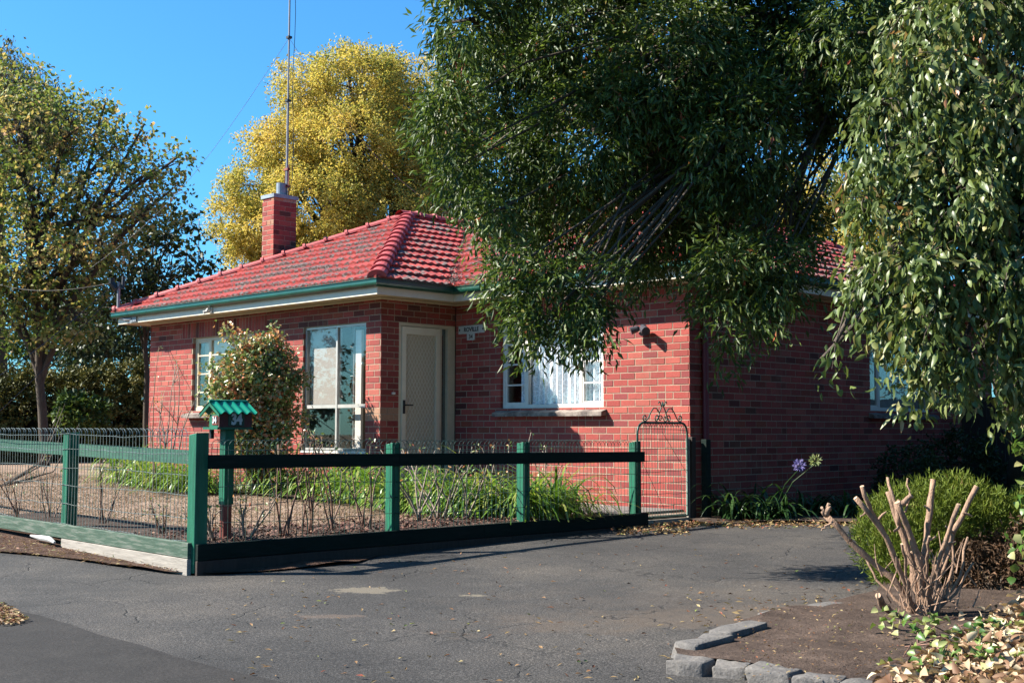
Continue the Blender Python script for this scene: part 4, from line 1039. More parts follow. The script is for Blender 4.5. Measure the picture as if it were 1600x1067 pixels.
def tree(name, label, cat, seed, base, trunk_top, r0, blobs, n, clump_n, L, W, spread, mat_, bark=M_bark, group=None, twig_frac=.25, limb_r=.3, shape='lance', axes=AX_CAM, fold=.25, limb_from=.55, **kw):
    r = random.Random(seed)
    t = thing(name, label, cat, tuple(base), group); base = np.array(base, float); top = np.array(trunk_top, float)
    P, D, Nn, LL, WW, rnd, cen, bi, tw = crown(seed, blobs, n, clump_n, L, W, spread, axes=axes, **kw)
    me = leaf_mesh('crown', P-base, D, Nn, LL, WW, rnd, fold, shape); obj('crown', me, mat_, t)
    mb = MB(); K = 8; pts = []; rad = []
    for k in range(K+1):
        f = k/K; pts.append(base+(top-base)*f+np.array([r.uniform(-1, 1), r.uniform(-1, 1), 0])*r0*.5*(0 < k)); rad.append(r0*(1.25 if k == 0 else 1-.55*f))
    mb.tube(pts, rad, 9); loc_build(mb, 'trunk', bark, t, smooth=True)
    mb = MB(); ends = []
    for (c, rr) in blobs:
        f = r.uniform(limb_from, 1.0); s = base+(top-base)*f; mid = (s+c)/2+np.array([r.uniform(-.2, .2), r.uniform(-.2, .2), .25])*np.linalg.norm(c-s)*.4
        pp = [s*(1-u)**2+2*mid*u*(1-u)+c*u*u for u in np.linspace(0, 1, 8)]
        pp = [p+np.array([r.uniform(-1, 1), r.uniform(-1, 1), r.uniform(-1, 1)])*r0*.35*(0 < i < 7) for i, p in enumerate(pp)]
        mb.tube(pp, [r0*limb_r*(1-.8*i/7)+.006 for i in range(8)], 6, cap=False); ends.append(pp)
    nc = len(cen); sel = [i for i in range(nc) if r.random() < twig_frac]
    for i in sel:
        pp = ends[bi[i]]; s = pp[r.randrange(4, 8)]; e = cen[i]; m = (s+e)/2+np.array([r.uniform(-1, 1), r.uniform(-1, 1), r.uniform(-.2, 1)])*np.linalg.norm(e-s)*.12
        mb.tube([s, m, e, e+tw[i*(len(tw)//nc)]*spread*.8], [r0*.06+.004, r0*.04+.003, .004, .002], 4, cap=False)
    loc_build(mb, 'branches', bark, t, smooth=True)
    return t

# dark narrow leaved ash hanging over the roof
F_ash = m_foliage('dark_ash_leaf', [(0, (.035, .065, .018)), (.35, (.075, .125, .025)), (.7, (.14, .22, .04)), (.86, (.24, .32, .075)), (.95, (.36, .36, .18)), (1, (.55, .13, .06))], .36, .48, .4, 2.0)
ab = [(735, 30, 10.5, 75, 70, .7), (700, 175, 10.6, 50, 60, .5), (725, 255, 10.5, 50, 55, .5), (800, 120, 10.9, 110, 110, .8), (790, 270, 10.6, 85, 85, .7), (775, 330, 10.4, 50, 40, .4),
      (900, 60, 11.2, 130, 110, .9), (930, 210, 10.9, 130, 120, .9), (880, 350, 10.4, 100, 85, .6), (800, 420, 10.1, 45, 40, .35), (865, 455, 10.1, 90, 65, .5), (850, 508, 10.0, 55, 32, .3), (920, 490, 10.1, 60, 45, .4), (980, 425, 10.2, 45, 40, .35),
      (1010, 330, 10.5, 90, 110, .7), (1050, 110, 11.3, 150, 130, 1.0), (1060, 240, 10.9, 110, 110, .8), (1180, 60, 11.5, 140, 110, 1.0), (1150, 210, 11.0, 110, 110, .8), (1130, 330, 10.6, 75, 80, .6),
      (1130, 410, 10.4, 60, 70, .5), (1195, 400, 10.4, 75, 60, .5), (1150, 470, 10.2, 65, 50, .4), (1128, 515, 10.1, 42, 34, .3), (1205, 455, 10.2, 55, 40, .4), (1225, 340, 10.8, 60, 60, .5), (1330, 50, 11.8, 120, 70, .8), (1255, 150, 11.4, 55, 70, .5), (1320, 160, 11.5, 80, 60, .4), (1285, 300, 11.4, 22, 60, .25), (1400, 110, 11.8, 90, 80, .5), (1390, 190, 11.8, 60, 50, .4), (1440, 160, 12, 60, 80, .5), (1420, 40, 12.0, 90, 80, .8),
      (800, -110, 11, 170, 90, 1.1), (1000, -130, 11.5, 170, 110, 1.2), (1200, -140, 11.8, 180, 110, 1.3), (1400, -150, 12, 180, 120, 1.3), (1100, -260, 11.8, 250, 100, 1.5)]
_r = random.Random(3)
ab = [b if b[1] > 395 or b[0] < 760 else (b[0], b[1], 10.2+3.1*((i*0.618) % 1.0), b[3]*.95, b[4], b[5]*.8) for i, b in enumerate(ab)]
tb = ong(1530, 800)

tree('dark_ash_tree', 'large dark green tree with narrow hanging leaves covering the right of the roof', 'tree', 11, (tb[0], tb[1]+1.6, -.05), at(1470, -160, 12.8), .26, blobs_px(ab, .15), 190000, 60, .085, .024, .32, F_ash,
     droop=.65, out=.8, twigs=5, jit=.34, up=.6, shell=.55, leafdroop=.35, limb_r=.065, twig_frac=.14, limb_from=.85)
# broad leaved tree in the right foreground
F_right = m_foliage('broad_leaf', [(0, (.06, .10, .025)), (.4, (.13, .19, .045)), (.72, (.24, .30, .085)), (.88, (.44, .40, .18)), (1, (.54, .25, .13))], .3, .42, .4, 1.5)
rb = [(1500, 30, 8.0, 90, 80, .5), (1590, 60, 8.2, 90, 110, .6), (1450, 120, 7.8, 60, 70, .4), (1540, 180, 7.9, 100, 100, .6), (1430, 220, 7.7, 70, 60, .4), (1490, 300, 7.7, 95, 90, .5), (1400, 320, 7.6, 55, 50, .35), (1590, 330, 7.9, 80, 110, .5),
      (1430, 410, 7.6, 75, 55, .4), (1370, 400, 7.6, 35, 40, .25), (1530, 430, 7.6, 90, 80, .45), (1440, 500, 7.5, 85, 50, .35), (1375, 470, 7.5, 45, 40, .25), (1335, 500, 7.5, 30, 28, .15), (1305, 535, 7.5, 16, 20, .1), (1283, 562, 7.5, 9, 12, .08), (1500, 545, 7.5, 85, 45, .35), (1440, 590, 7.5, 50, 32, .25), (1590, 500, 7.7, 60, 70, .4), (1585, 620, 7.8, 40, 40, .2),
      (1385, 230, 7.8, 45, 60, .3), (1350, 330, 7.7, 38, 55, .28), (1345, 420, 7.7, 35, 50, .25), (1440, 20, 8.0, 55, 60, .4), (1405, 90, 8.0, 50, 50, .35), (1375, 160, 7.9, 42, 45, .3), (1350, 250, 7.8, 38, 45, .28), (1320, 330, 7.8, 26, 35, .2), (1660, 200, 8.3, 90, 200, .8), (1660, 500, 8.2, 80, 150, .6), (1560, -90, 8.2, 150, 80, .8), (1700, -60, 8.5, 120, 120, .9)]
tb2 = ong(1690, 905)
tree('weeping_tree', 'broad leaved weeping tree hanging at the right edge in sunlight', 'tree', 21, (tb2[0], tb2[1], -.05), at(1660, 60, 8.4),   .11, blobs_px(rb, .10), 43000, 36, .066, .028, .21, F_right,
     droop=1.2, out=.55, lvar=.5, twigs=4, jit=.36, up=.2, shell=.75, leafdroop=.9, shape='ovate', fold=.18, twig_frac=.5, limb_r=.3)
# golden ash behind the house
F_gold = m_foliage('golden_leaf', [(0, (.26, .32, .08)), (.25, (.46, .46, .11)), (.55, (.84, .68, .18)), (.8, (.96, .74, .22)), (1, (.86, .56, .19))], .5, .6, .2, .35)
gb_ = [(560, 140, 36, 90, 65, 2.6), (640, 150, 36, 70, 60, 2.4), (480, 150, 36, 55, 50, 2), (560, 230, 35, 110, 80, 2.8), (460, 235, 35, 60, 60, 2), (650, 260, 36, 80, 80, 2.6), (410, 225, 35, 32, 28, 1.1), (400, 290, 35, 55, 40, 1.6), (370, 345, 35, 45, 45, 1.4), (420, 360, 35, 60, 50, 1.8),
      (500, 320, 34, 100, 60, 2.4), (600, 340, 35, 100, 60, 2.5), (690, 320, 36, 60, 60, 2), (550, 400, 35, 160, 40, 2.4), (390, 405, 35, 45, 30, 1.4), (700, 220, 37, 50, 70, 2), (480, 270, 34.6, 70, 40, 1.6), (600, 100, 36, 28, 22, .9), (545, 95, 36, 25, 20, .8), (690, 380, 36, 60, 40, 2)]
g = at(560, 700, 36)
tree('golden_ash', 'big golden yellow tree rising behind the chimney', 'tree', 31, (g[0], g[1], -.1), (g[0], g[1], 5.5), .38, blobs_px(gb_, .18), 230000, 90, .085, .042, .46, F_gold, droop=.15, out=.6, twigs=5, jit=.55, up=.7, shell=.5, twig_frac=.2, limb_r=.4)
# autumn tree on the left
F_left = m_foliage('autumn_leaf', [(0, (.12, .20, .04)), (.4, (.24, .33, .08)), (.6, (.46, .44, .14)), (.85, (.80, .60, .26)), (1, (.80, .44, .20))], .42, .6, .2, .5)
lb_ = [(30, 200, 26, 80, 70, 1.8), (110, 190, 26, 70, 55, 1.6), (180, 230, 26, 50, 40, 1.2), (60, 300, 26, 100, 70, 2), (170, 300, 25.5, 80, 50, 1.6), (250, 260, 25.5, 45, 30, .9), (285, 240, 25.5, 28, 22, .6), (270, 295, 25.5, 35, 20, .6), (240, 340, 25.5, 45, 25, .7), (60, 400, 26, 110, 60, 2), (150, 380, 25.5, 70, 40, 1.3), (-60, 250, 27, 90, 120, 2), (30, 130, 27, 60, 50, 1.4), (-70, 420, 26, 80, 80, 2), (225, 195, 26, 18, 22, .5), (165, 160, 26, 22, 22, .5)]
g = at(70, 720, 26)
tree('autumn_tree', 'spreading autumn tree with yellowing leaves at the left edge', 'tree', 41, (g[0], g[1], .1), at(50, 330, 26), .11, blobs_px(lb_+[(30, 450, 26, 80, 40, 1.3), (120, 440, 26, 60, 35, 1.2), (40, 510, 25.6, 80, 40, .9), (120, 500, 25.6, 60, 35, .8)], .12), 25000, 11, .11, .075, .36, F_left, droop=.25, out=.5, twigs=4, jit=.6, up=.2, shell=.25, twig_frac=.5, limb_r=.62, limb_from=.25)
# weeping birch top behind it
F_birch = m_foliage('birch_leaf', [(0, (.06, .07, .03)), (.6, (.16, .15, .05)), (1, (.35, .24, .08))], .3, .6, .2, .5)
g = at(0, 720, 33)
tree('birch_tree', 'tall grey brown weeping tree top behind the autumn tree', 'tree', 43, (g[0], g[1], 0), at(-5, 150, 33), .2, blobs_px([(0, 110, 33, 40, 60, 1.5), (50, 150, 33, 35, 50, 1.2), (90, 180, 33, 28, 60, 1), (-60, 130, 33, 60, 100, 2)]), 15000, 24, .10, .045, .7, F_birch, droop=1.6, out=.2, twigs=4, jit=.4, up=.1, shell=.3, twig_frac=.4, leafdroop=1.2)
# dark trees behind the left of the roof
F_dk = m_foliage('dark_green_leaf', [(0, (.02, .04, .014)), (.5, (.045, .075, .025)), (1, (.10, .13, .04))], .2, .5, .3, .5)
F_mid = m_foliage('mid_green_leaf', [(0, (.04, .08, .02)), (.5, (.09, .16, .03)), (.85, (.18, .24, .05)), (1, (.38, .28, .08))], .25, .5, .3, .5)
g = at(230, 720, 29)
tree('dark_leaved_tree', 'dark open tree with round leaves between the autumn tree and the roof', 'tree', 51, (g[0], g[1], 0), at(225, 430, 29), .08, blobs_px([(200, 400, 29, 70, 45, 1.4), (270, 400, 29, 60, 35, 1.2), (240, 350, 29, 60, 28, 1.1), (180, 460, 29, 70, 45, 1.4), (320, 425, 29, 35, 15, .6), (290, 345, 29, 30, 18, .5), (240, 470, 29, 60, 40, 1.2), (140, 500, 29, 60, 50, 1.2)]), 4200, 10, .14, .11, .42, F_dk, droop=.3, out=.5, twigs=4, jit=.6, up=.3, shell=.2, twig_frac=.6)
for i, (px, py, d, rx, ry, n, lab, fm) in enumerate([(60, 500, 44, 90, 50, 11000, 'green leafy tree crown just above the left end of the hedge', F_mid), (170, 510, 42, 70, 35, 9000, 'olive green tree behind the hedge beside the house corner', F_dk),
        (1270, 300, 40, 60, 60, 9000, 'small golden tree glimpsed through the gap right of the dark tree', F_gold), (1390, 350, 38, 80, 60, 9000, 'yellow tree glimpsed beyond the side roof at the right', F_gold), (700, 300, 46, 60, 110, 11000, 'dark green tree between the golden tree and the hanging foliage', F_dk), (1200, 330, 45, 60, 60, 6000, 'pale green tree seen behind the ridge under the dark tree', F_mid)]):
    g = at(px, 700, d)
    tree('garden_tree', lab, 'tree', 60+i, (g[0], g[1], 0), at(px, py, d), .15, blobs_px([(px, py, d, rx, ry, rx*d/FPX), (px-rx*.5, py+ry*.6, d, rx*.7, ry*.6, rx*d/FPX*.6), (px+rx*.5, py+ry*.7, d, rx*.7, ry*.6, rx*d/FPX*.6), (px, py+ry*1.3, d, rx, ry*.7, rx*d/FPX*.7)]), n, 24, .12, .07, .4, fm, droop=.25, twigs=4, jit=.6, shell=.4, twig_frac=.3, group='trees beyond the house')
# hedge
def bush(name, label, cat, base, blobs, n, clump_n, L, W, spread, mat_, seed, shape='lance', stems=6, stem_m=M_bark, stem_r=.015, group=None, axes=AX_W, leafname='foliage', **kw):
    t = thing(name, label, cat, tuple(base), group); base = np.array(base, float)
    P, D, Nn, LL, WW, rnd, cen, bi, tw = crown(seed, blobs, n, clump_n, L, W, spread, axes=axes, **kw)
    obj(leafname, leaf_mesh(leafname, P-base, D, Nn, LL, WW, rnd, .2, shape), mat_, t)
    r = random.Random(seed); mb = MB()
    for i in range(stems):
        e = cen[r.randrange(len(cen))]; s = base+np.array([r.uniform(-.08, .08), r.uniform(-.08, .08), 0]); m = s*.4+e*.6+np.array([0, 0, -.1*np.linalg.norm(e-s)])
        mb.tube([s, m, e], [stem_r, stem_r*.7, stem_r*.25], 5, cap=False)
    loc_build(mb, 'stems', stem_m, t, smooth=True); return t
F_hedge = m_foliage('hedge_leaf', [(0, (.04, .05, .015)), (.5, (.12, .13, .035)), (.85, (.28, .25, .07)), (1, (.42, .32, .10))], .15, .6, .2, .4)
hb = [((-20.0+.12*math.sin(y*2.3), y, 1.15+.09*y+.08*math.sin(y*1.7)), (.95, 1.15+.07*y+.12*math.sin(y*3), 1.0)) for y in np.arange(-1.8, 5.2, .7)]
bush('hedge', 'long dark clipped hedge along the left boundary with sunlit top', 'hedge', (-20, 1, .1), world_blobs(hb), 80000, 30, .10, .055, .2, F_hedge, 71, stems=30, stem_r=.03, droop=.0, out=.9, jit=.6, up=.4, shell=.85, twigs=5)
mb = MB(); mb.box((-20.2, -9.5, 0), (-20.0, 16.5, 1.7)); tag(mb.build('hedge_core', M_dtimber), 'added dark opaque core inside the clipped hedge', 'fence')  # opaque core added inside the hedge foliage
g = ong(128, 735, garden_z)
bush('garden_shrub', 'small sunlit shrub with glossy leaves standing before the dark hedge', 'shrub', (g[0]+4.5, g[1]-3.5, .2), [(at(128, 650, 24), np.array([38, 26, 30])*24/FPX), (at(110, 635, 24), np.array([18, 16, 20])*24/FPX)], 2600, 16, .10, .06, .16, F_mid, 73, axes=AX_CAM, droop=.1)
# rose bush covering the wing wall
F_rose = m_foliage('rose_leaf', [(0, (.10, .18, .05)), (.3, (.22, .34, .10)), (.52, (.42, .50, .20)), (.6, (.72, .64, .38)), (.70, (.82, .42, .17)), (1, (.70, .18, .09))], .25, .35, .5, 2.5)
rd = 17.4
g = at(405, 790, rd)
rbush = [(395, 575, rd, 55, 42, .35), (355, 605, rd, 32, 30, .3), (430, 600, rd, 42, 40, .35), (385, 640, rd, 50, 45, .35), (435, 660, rd, 35, 40, .3), (410, 545, rd, 50, 18, .2), (345, 640, rd, 25, 16, .2), (400, 695, rd, 50, 35, .3), (445, 560, rd, 18, 16, .2), (375, 530, rd, 14, 10, .1), (430, 720, rd, 30, 25, .25), (328, 604, rd, 16, 12, .12), (466, 590, rd, 16, 20, .12), (474, 645, rd, 12, 22, .12), (356, 520, rd, 18, 9, .1), (424, 524, rd, 22, 10, .12), (330, 570, rd, 8, 12, .08)]
bush('climbing_rose', 'tall orange and green rose bush against the left front wall', 'bush', (g[0], g[1], .2), blobs_px(rbush, .13), 17000, 12, .062, .044, .19, F_rose, 81, shape='lance', stems=26, stem_m=M_stem, stem_r=.014, axes=AX_CAM, droop=.1, out=.6, jit=.6, shell=.25, up=.5)

# strap leaved clumps
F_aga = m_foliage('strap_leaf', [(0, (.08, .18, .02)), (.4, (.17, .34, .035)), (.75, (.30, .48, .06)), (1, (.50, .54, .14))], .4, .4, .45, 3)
F_aga_d = m_foliage('shade_strap_leaf', [(0, (.02, .055, .015)), (.6, (.05, .12, .03)), (1, (.12, .22, .06))], .3, .4, .45, 3)  # darker copy of the strap leaf; the side bed's shade is in its colour
def strap(name, label, base, n, length, width, seed, m, spread=.12, group=None, upright=.9, cat='plant'):
    r = np.random.default_rng(seed); t = thing(name, label, cat, tuple(base), group)
    K = 7; az = r.uniform(0, 2*math.pi, n); el = r.uniform(.45, 1.45, n)*upright; Ln = length*r.uniform(.55, 1.15, n); Wd = width*r.uniform(.7, 1.2, n)
    root = np.stack([r.normal(0, spread, n), r.normal(0, spread, n), np.zeros(n)], 1); dirh = np.stack([np.cos(az), np.sin(az), np.zeros(n)], 1)
    sd = np.stack([-np.sin(az), np.cos(az), np.zeros(n)], 1)
    pos = root.copy(); V = []; e = el.copy(); bend = r.uniform(.12, .42, n)
    for k in range(K+1):
        w_ = Wd*math.sin(math.pi*(.18+.82*(1-k/K))**.8)*.95 if k < K else Wd*0.05
        w_ = Wd*min(1, (.5+2*k/K))*(1-(k/K)**3*.95)
        up_ = np.stack([-dirh[:, 0]*np.sin(e), -dirh[:, 1]*np.sin(e), np.cos(e)], 1)
        V += [pos+sd*w_[:, None]/2+up_*.004, pos-sd*w_[:, None]/2+up_*.004]
        pos = pos+(dirh*np.cos(e)[:, None]+np.array([0, 0, 1])*np.sin(e)[:, None])*(Ln/K)[:, None]; pos[:, 2] = np.maximum(pos[:, 2], .01); e = e-bend*(1+k*.18)
    V = np.stack(V, 1).reshape(-1, 3); b = (np.arange(n)*(2*(K+1))).reshape(-1, 1, 1)
    q = np.array([[2*k, 2*k+1, 2*k+3, 2*k+2] for k in range(K)])[None]
    me = fast_mesh('leaves', V, (b+q).reshape(-1, 4), np.repeat(r.random(n), K), True); obj('leaves', me, m, t); return t
GA = 'strap leaved clumps along the house front'
labs = ['leftmost strap leaved clump seen through the side fence', 'bright strap leaved clump at the left end of the house front', 'strap leaved clump under the pale paned window', 'strap leaved clump left of the letterbox post', 'strap leaved clump beneath the orange rose bush', 'strap leaved clump at the foot of the tall aluminium window', 'bright strap leaved clump below the tall window right pane',
        'strap leaved clump in front of the lit brick pier', 'strap leaved clump behind the second driveway post', 'strap leaved clump below the cream door', 'large strap leaved clump before the door post', 'strap leaved clump under the name sign', 'strap leaved clump under the left of the lace window', 'lush strap leaved clump left of the third driveway post', 'strap leaved clump below the lace window', 'rightmost strap leaved clump with reddish blades before the sunlit wall']
ap = [(205, 752), (235, 757), (270, 763), (305, 768), (425, 768), (460, 770), (505, 775), (550, 782), (592, 786), (635, 792), (675, 797), (715, 800), (752, 803), (790, 806), (830, 808), (870, 802)]
for i, (px, py) in enumerate(ap):
    g = ong(px, py, lambda x, y: garden_z(x, y)+.03)
    strap('strap_leaf_plant', labs[i], tuple(g), 190, 1.05 if i > 7 else 1.05, .028, 100+i, F_aga, .13, GA)
# a finer grassy clump by the path
g = ong(865, 808, garden_z); strap('grass_clump', 'fine grassy tuft with dry tips leaning out beside the path', tuple(g), 160, .62, .010, 140, F_aga, .09, cat='plant', upright=1.0)
g = ong(925, 775, garden_z); strap('path_weed', 'tiny green weed growing where the path meets the lit wall', tuple(g), 22, .16, .008, 141, F_aga, .03, cat='weed')
# agapanthus in the side bed
side_l = ['flowering agapanthus clump in the shade of the side wall', 'agapanthus clump without flowers behind the flowering one', 'agapanthus clump further along the shaded side wall', 'agapanthus clump nearest the gate post']
for i, (px, py) in enumerate([(1205, 812), (1270, 806), (1330, 808), (1150, 812)]):
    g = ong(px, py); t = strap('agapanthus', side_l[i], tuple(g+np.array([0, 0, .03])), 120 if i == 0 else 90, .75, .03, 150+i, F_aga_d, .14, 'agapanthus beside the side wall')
    if i == 0:
        for (fx_, fy_, mm, nm, nn_) in ((1249, 727, m_foliage('violet_petal', [(0, (.25, .22, .62)), (1, (.42, .38, .85))], .4, .6, .2, 3), 'flower_head', 90), (1274, 719, m_foliage('seed_head', [(0, (.30, .38, .14)), (1, (.5, .55, .28))], .3, .6, .2, 3), 'seed_head', 60)):
            d = (g-CAM)@Fv+.15; p = at(fx_, fy_, d-.45); mb = MB(); b0 = np.array(g); mb.tube([b0, b0*.5+p*.5+np.array([0, 0, .1]), p-np.array([0, 0, .04])], .006, 5); loc_build(mb, 'flower_stalk', F_aga_d, t)
            dd = unit(np.random.default_rng(5).normal(size=(nn_, 3))); me = leaf_mesh(nm, p+dd*.03-np.array(t.location), dd, np.random.default_rng(6).normal(size=(nn_, 3)), np.full(nn_, .06), np.full(nn_, .022), np.random.default_rng(7).random(nn_)); obj(nm, me, mm, t)

# rose canes behind the fence
def canes(name, label, base, n, h, lean, seed, m=M_stem, rad=.006, group=None, leaves=6, fork=.5):
    r = random.Random(seed); t = thing(name, label, 'rose bush', tuple(base), group); base = np.array(base, float)
    mb = MB(); tips = []
    for i in range(n):
        az = r.uniform(0, 6.28); L = h*r.uniform(.55, 1.05); ln = lean*r.uniform(.3, 1.2); p = base+np.array([r.uniform(-.04, .04), r.uniform(-.04, .04), -.02])
        pts = [p]; d = np.array([math.cos(az)*ln, math.sin(az)*ln, 1.0]); k = 6
        for j in range(k):
            d = d+np.array([r.gauss(0, .12), r.gauss(0, .12), .02]); p = p+unit(d)*L/k; pts.append(p)
        mb.tube(pts, [rad*(1.3-.9*j/k) for j in range(k+1)], 5); tips.append((p, d))
        for _ in range(3):
            if r.random() < fork:
                j = r.randrange(2, k); s = pts[j]; dd = unit(d+np.array([r.gauss(0, .8), r.gauss(0, .8), .2])); q = s+dd*r.uniform(.08, .25)*h; mb.tube([s, (s+q)/2+np.array([0, 0, .02]), q], [rad*.7, rad*.5, rad*.35], 4); tips.append((q, dd))
    loc_build(mb, 'canes', m, t, smooth=True)
    if leaves:
        N = leaves*8; rr = np.random.default_rng(seed); ii = rr.integers(0, len(tips), N); P = np.array([tips[k_][0] for k_ in ii])+rr.normal(0, .03, (N, 3))-base
        obj('leaves', leaf_mesh('leaves', P, rr.normal(size=(N, 3)), rr.normal(size=(N, 3)), rr.uniform(.025, .05, N), rr.uniform(.015, .028, N), rr.random(N)), F_rose, t)
    return t
GR = 'rose bushes in the bed behind the driveway fence'
rl = ['bare rose canes just right of the letterbox post', 'low spread of bare rose canes left of the letterbox post', 'tall brown rose canes in front of the rose bush', 'tall rose canes below the aluminium window left pane', 'red brown rose canes below the window mullion', 'straight rose canes left of the second driveway post', 'forked grey rose right of the second driveway post',
      'grey branching rose beneath the cream door', 'twiggy rose beneath the door post', 'pale forked rose under the name sign', 'grey rose left of the third driveway post', 'thin rose canes right of the third driveway post']
rp_ = [(385, 848, 6, .55, .6, 1), (330, 850, 5, .5, .8, 1), (440, 842, 6, .95, .35, 0), (480, 838, 6, 1.0, .22, 0), (520, 834, 5, 1.05, .2, 0), (570, 828, 5, .9, .35, 0), (660, 818, 6, .95, .55, 1), (690, 815, 6, 1.0, .55, 1), (725, 815, 6, .9, .6, 1), (765, 812, 5, .95, .6, 1), (795, 808, 5, 1.0, .5, 1), (860, 800, 6, .85, .3, 1)]
for i, (px, py, n, h, ln, gm) in enumerate(rp_):
    g = ong(px, py, garden_z); canes('rose_bush', rl[i], tuple(g), n, h, ln, 200+i, M_stem_grey if gm else M_stem, .010 if gm else .008, GR, leaves=5)
for i, (px, py, lab) in enumerate([(30, 815, 'thin bare rose canes at the far left behind the side fence'), (75, 812, 'bare rose canes left of the side fence post'), (165, 822, 'spindly rose canes right of the side fence post'), (255, 838, 'dead rose stub near the corner of the side fence')]):
    g = ong(px, py, garden_z); canes('rose_bush', lab, tuple(g), 5, .75 if i < 3 else .4, .45, 240+i, M_stem, .006, 'rose bushes behind the side fence', leaves=3)
g = at(262, 780, 19.4); canes('wall_rose', 'tall bare climbing rose on the sunlit wall left of the paned window', (g[0], g[1], .2), 7, 1.9, .16, 260, M_stem_grey, .011, leaves=12)
g = at(240, 780, 17.5); canes('wall_rose', 'very long thin cane leaning at the left corner of the house', (g[0], g[1], .2), 2, 2.1, .22, 262, M_stem, .008, leaves=2)
# timber edging of the house bed
ed = thing('bed_edging', 'low grey edging along the strap leaved plants', 'edging', (-4.5, -2.6, .15))
prev = None
for px, py in [(372, 766), (400, 768), (440, 772), (480, 777), (520, 782), (560, 788), (600, 795)]:
    g = ong(px, py, garden_z)
    if prev is not None:
        mb = MB(); d = unit((g-prev)[:2]); nn_ = np.array([-d[1], d[0]])*.02; a = prev; b = g-np.array([d[0], d[1], 0])*.01
        vs = [(a[0]-nn_[0], a[1]-nn_[1], a[2]-.03), (b[0]-nn_[0], b[1]-nn_[1], b[2]-.03), (b[0]+nn_[0], b[1]+nn_[1], b[2]-.03), (a[0]+nn_[0], a[1]+nn_[1], a[2]-.03)]; vs += [(x, y, z+.12) for x, y, z in vs]
        mb.add(vs, [(0,3,2,1), (4,5,6,7), (0,1,5,4), (1,2,6,5), (2,3,7,6), (3,0,4,7)]); loc_build(mb, 'edging_board', M_grey, ed)
    prev = g

# ------------------------------------------------------------------ near right bed: edging stones
stones = thing('stone_edging', 'rough bluestone kerb round the near garden bed', 'kerb', tuple(ong(1100, 1040)))
def stone(pa, pb_, wd, h, seed, rise=-.10):
    a = ong(*pa); b = ong(*pb_); d = b-a; L = np.linalg.norm(d[:2]); ang = math.atan2(d[1], d[0]); bm = bmesh.new()
    bmesh.ops.create_cube(bm, size=1); bmesh.ops.bevel(bm, geom=bm.edges[:], offset=.10, segments=2, affect='EDGES', profile=.6); bmesh.ops.subdivide_edges(bm, edges=bm.edges[:], cuts=2, use_grid_fill=True)
    for v in bm.verts:
        v.co = Vector((v.co.x*L*.98, v.co.y*wd, v.co.z*h))
        nn_ = noise.noise(v.co*5+Vector((seed*7, 0, 0)))*.045+noise.noise(v.co*16+Vector((seed*3, 0, 0)))*.016; v.co += v.co.normalized()*nn_
    R_ = Matrix.Rotation(ang+random.uniform(-.03, .03), 4, 'Z') @ Matrix.Rotation(random.uniform(-.05, .05), 4, 'X')
    c = (a+b)/2; off = Vector((c[0], c[1], c[2]+h*.5+rise))-stones.location
    for v in bm.verts: v.co = R_ @ v.co+off
    me = bpy.data.meshes.new('stone'); bm.to_mesh(me); bm.free(); me.polygons.foreach_set('use_smooth', [True]*len(me.polygons)); o = obj('stone', me, M_stone, stones); return o
stone((1045, 1046), (1112, 1052), .20, .17, 1); stone((1114, 1052), (1172, 1056), .18, .16, 2); stone((1176, 1062), (1245, 1070), .2, .17, 3); stone((1249, 1071), (1322, 1078), .2, .16, 4); stone((1326, 1079), (1410, 1092), .2, .15, 5); stone((1414, 1092), (1500, 1104), .2, .15, 6)
stone((1068, 1030), (1122, 1012), .17, .13, 7, -.045); stone((1126, 1010), (1182, 992), .16, .13, 8, -.045); stone((1200, 974), (1262, 962), .16, .10, 9, -.045); stone((1266, 960), (1322, 948), .15, .09, 10, -.045); stone((1326, 947), (1392, 934), .15, .09, 11, -.045)

# ------------------------------------------------------------------ cut back shrub
g = ong(1432, 972); sh = thing('pruned_shrub', 'hard pruned shrub of thick bare pinkish stems in the near bed', 'shrub', tuple(g))
D0 = (g-CAM)@Fv
def br(pts, r0, r1, dd=0.0, name='branch', par=None):
    P = []
    for i, (px, py) in enumerate(pts): P.append(at(px, py, D0+dd*i/(len(pts)-1)))
    Q = []
    for i in range(len(P)-1):
        for t in (0, .33, .66):
            Q.append(P[i]*(1-t)+P[i+1]*t+np.array([random.gauss(0, .004) for _ in range(3)]))
    Q.append(P[-1]); n = len(Q); mb = MB(); r0 *= .88; r1 *= .88; mb.tube(Q, [(r0+(r1-r0)*i/(n-1))*random.uniform(.86, 1.14) for i in range(n)], 9); o = loc_build(mb, name, M_bark_pale, sh, smooth=True)
    mb = MB(); d = unit(Q[-1]-Q[-2]); mb.tube([Q[-1], Q[-1]+d*.003], r1*.97, 9); loc_build(mb, 'cut_end', M_cut, sh)
    return Q
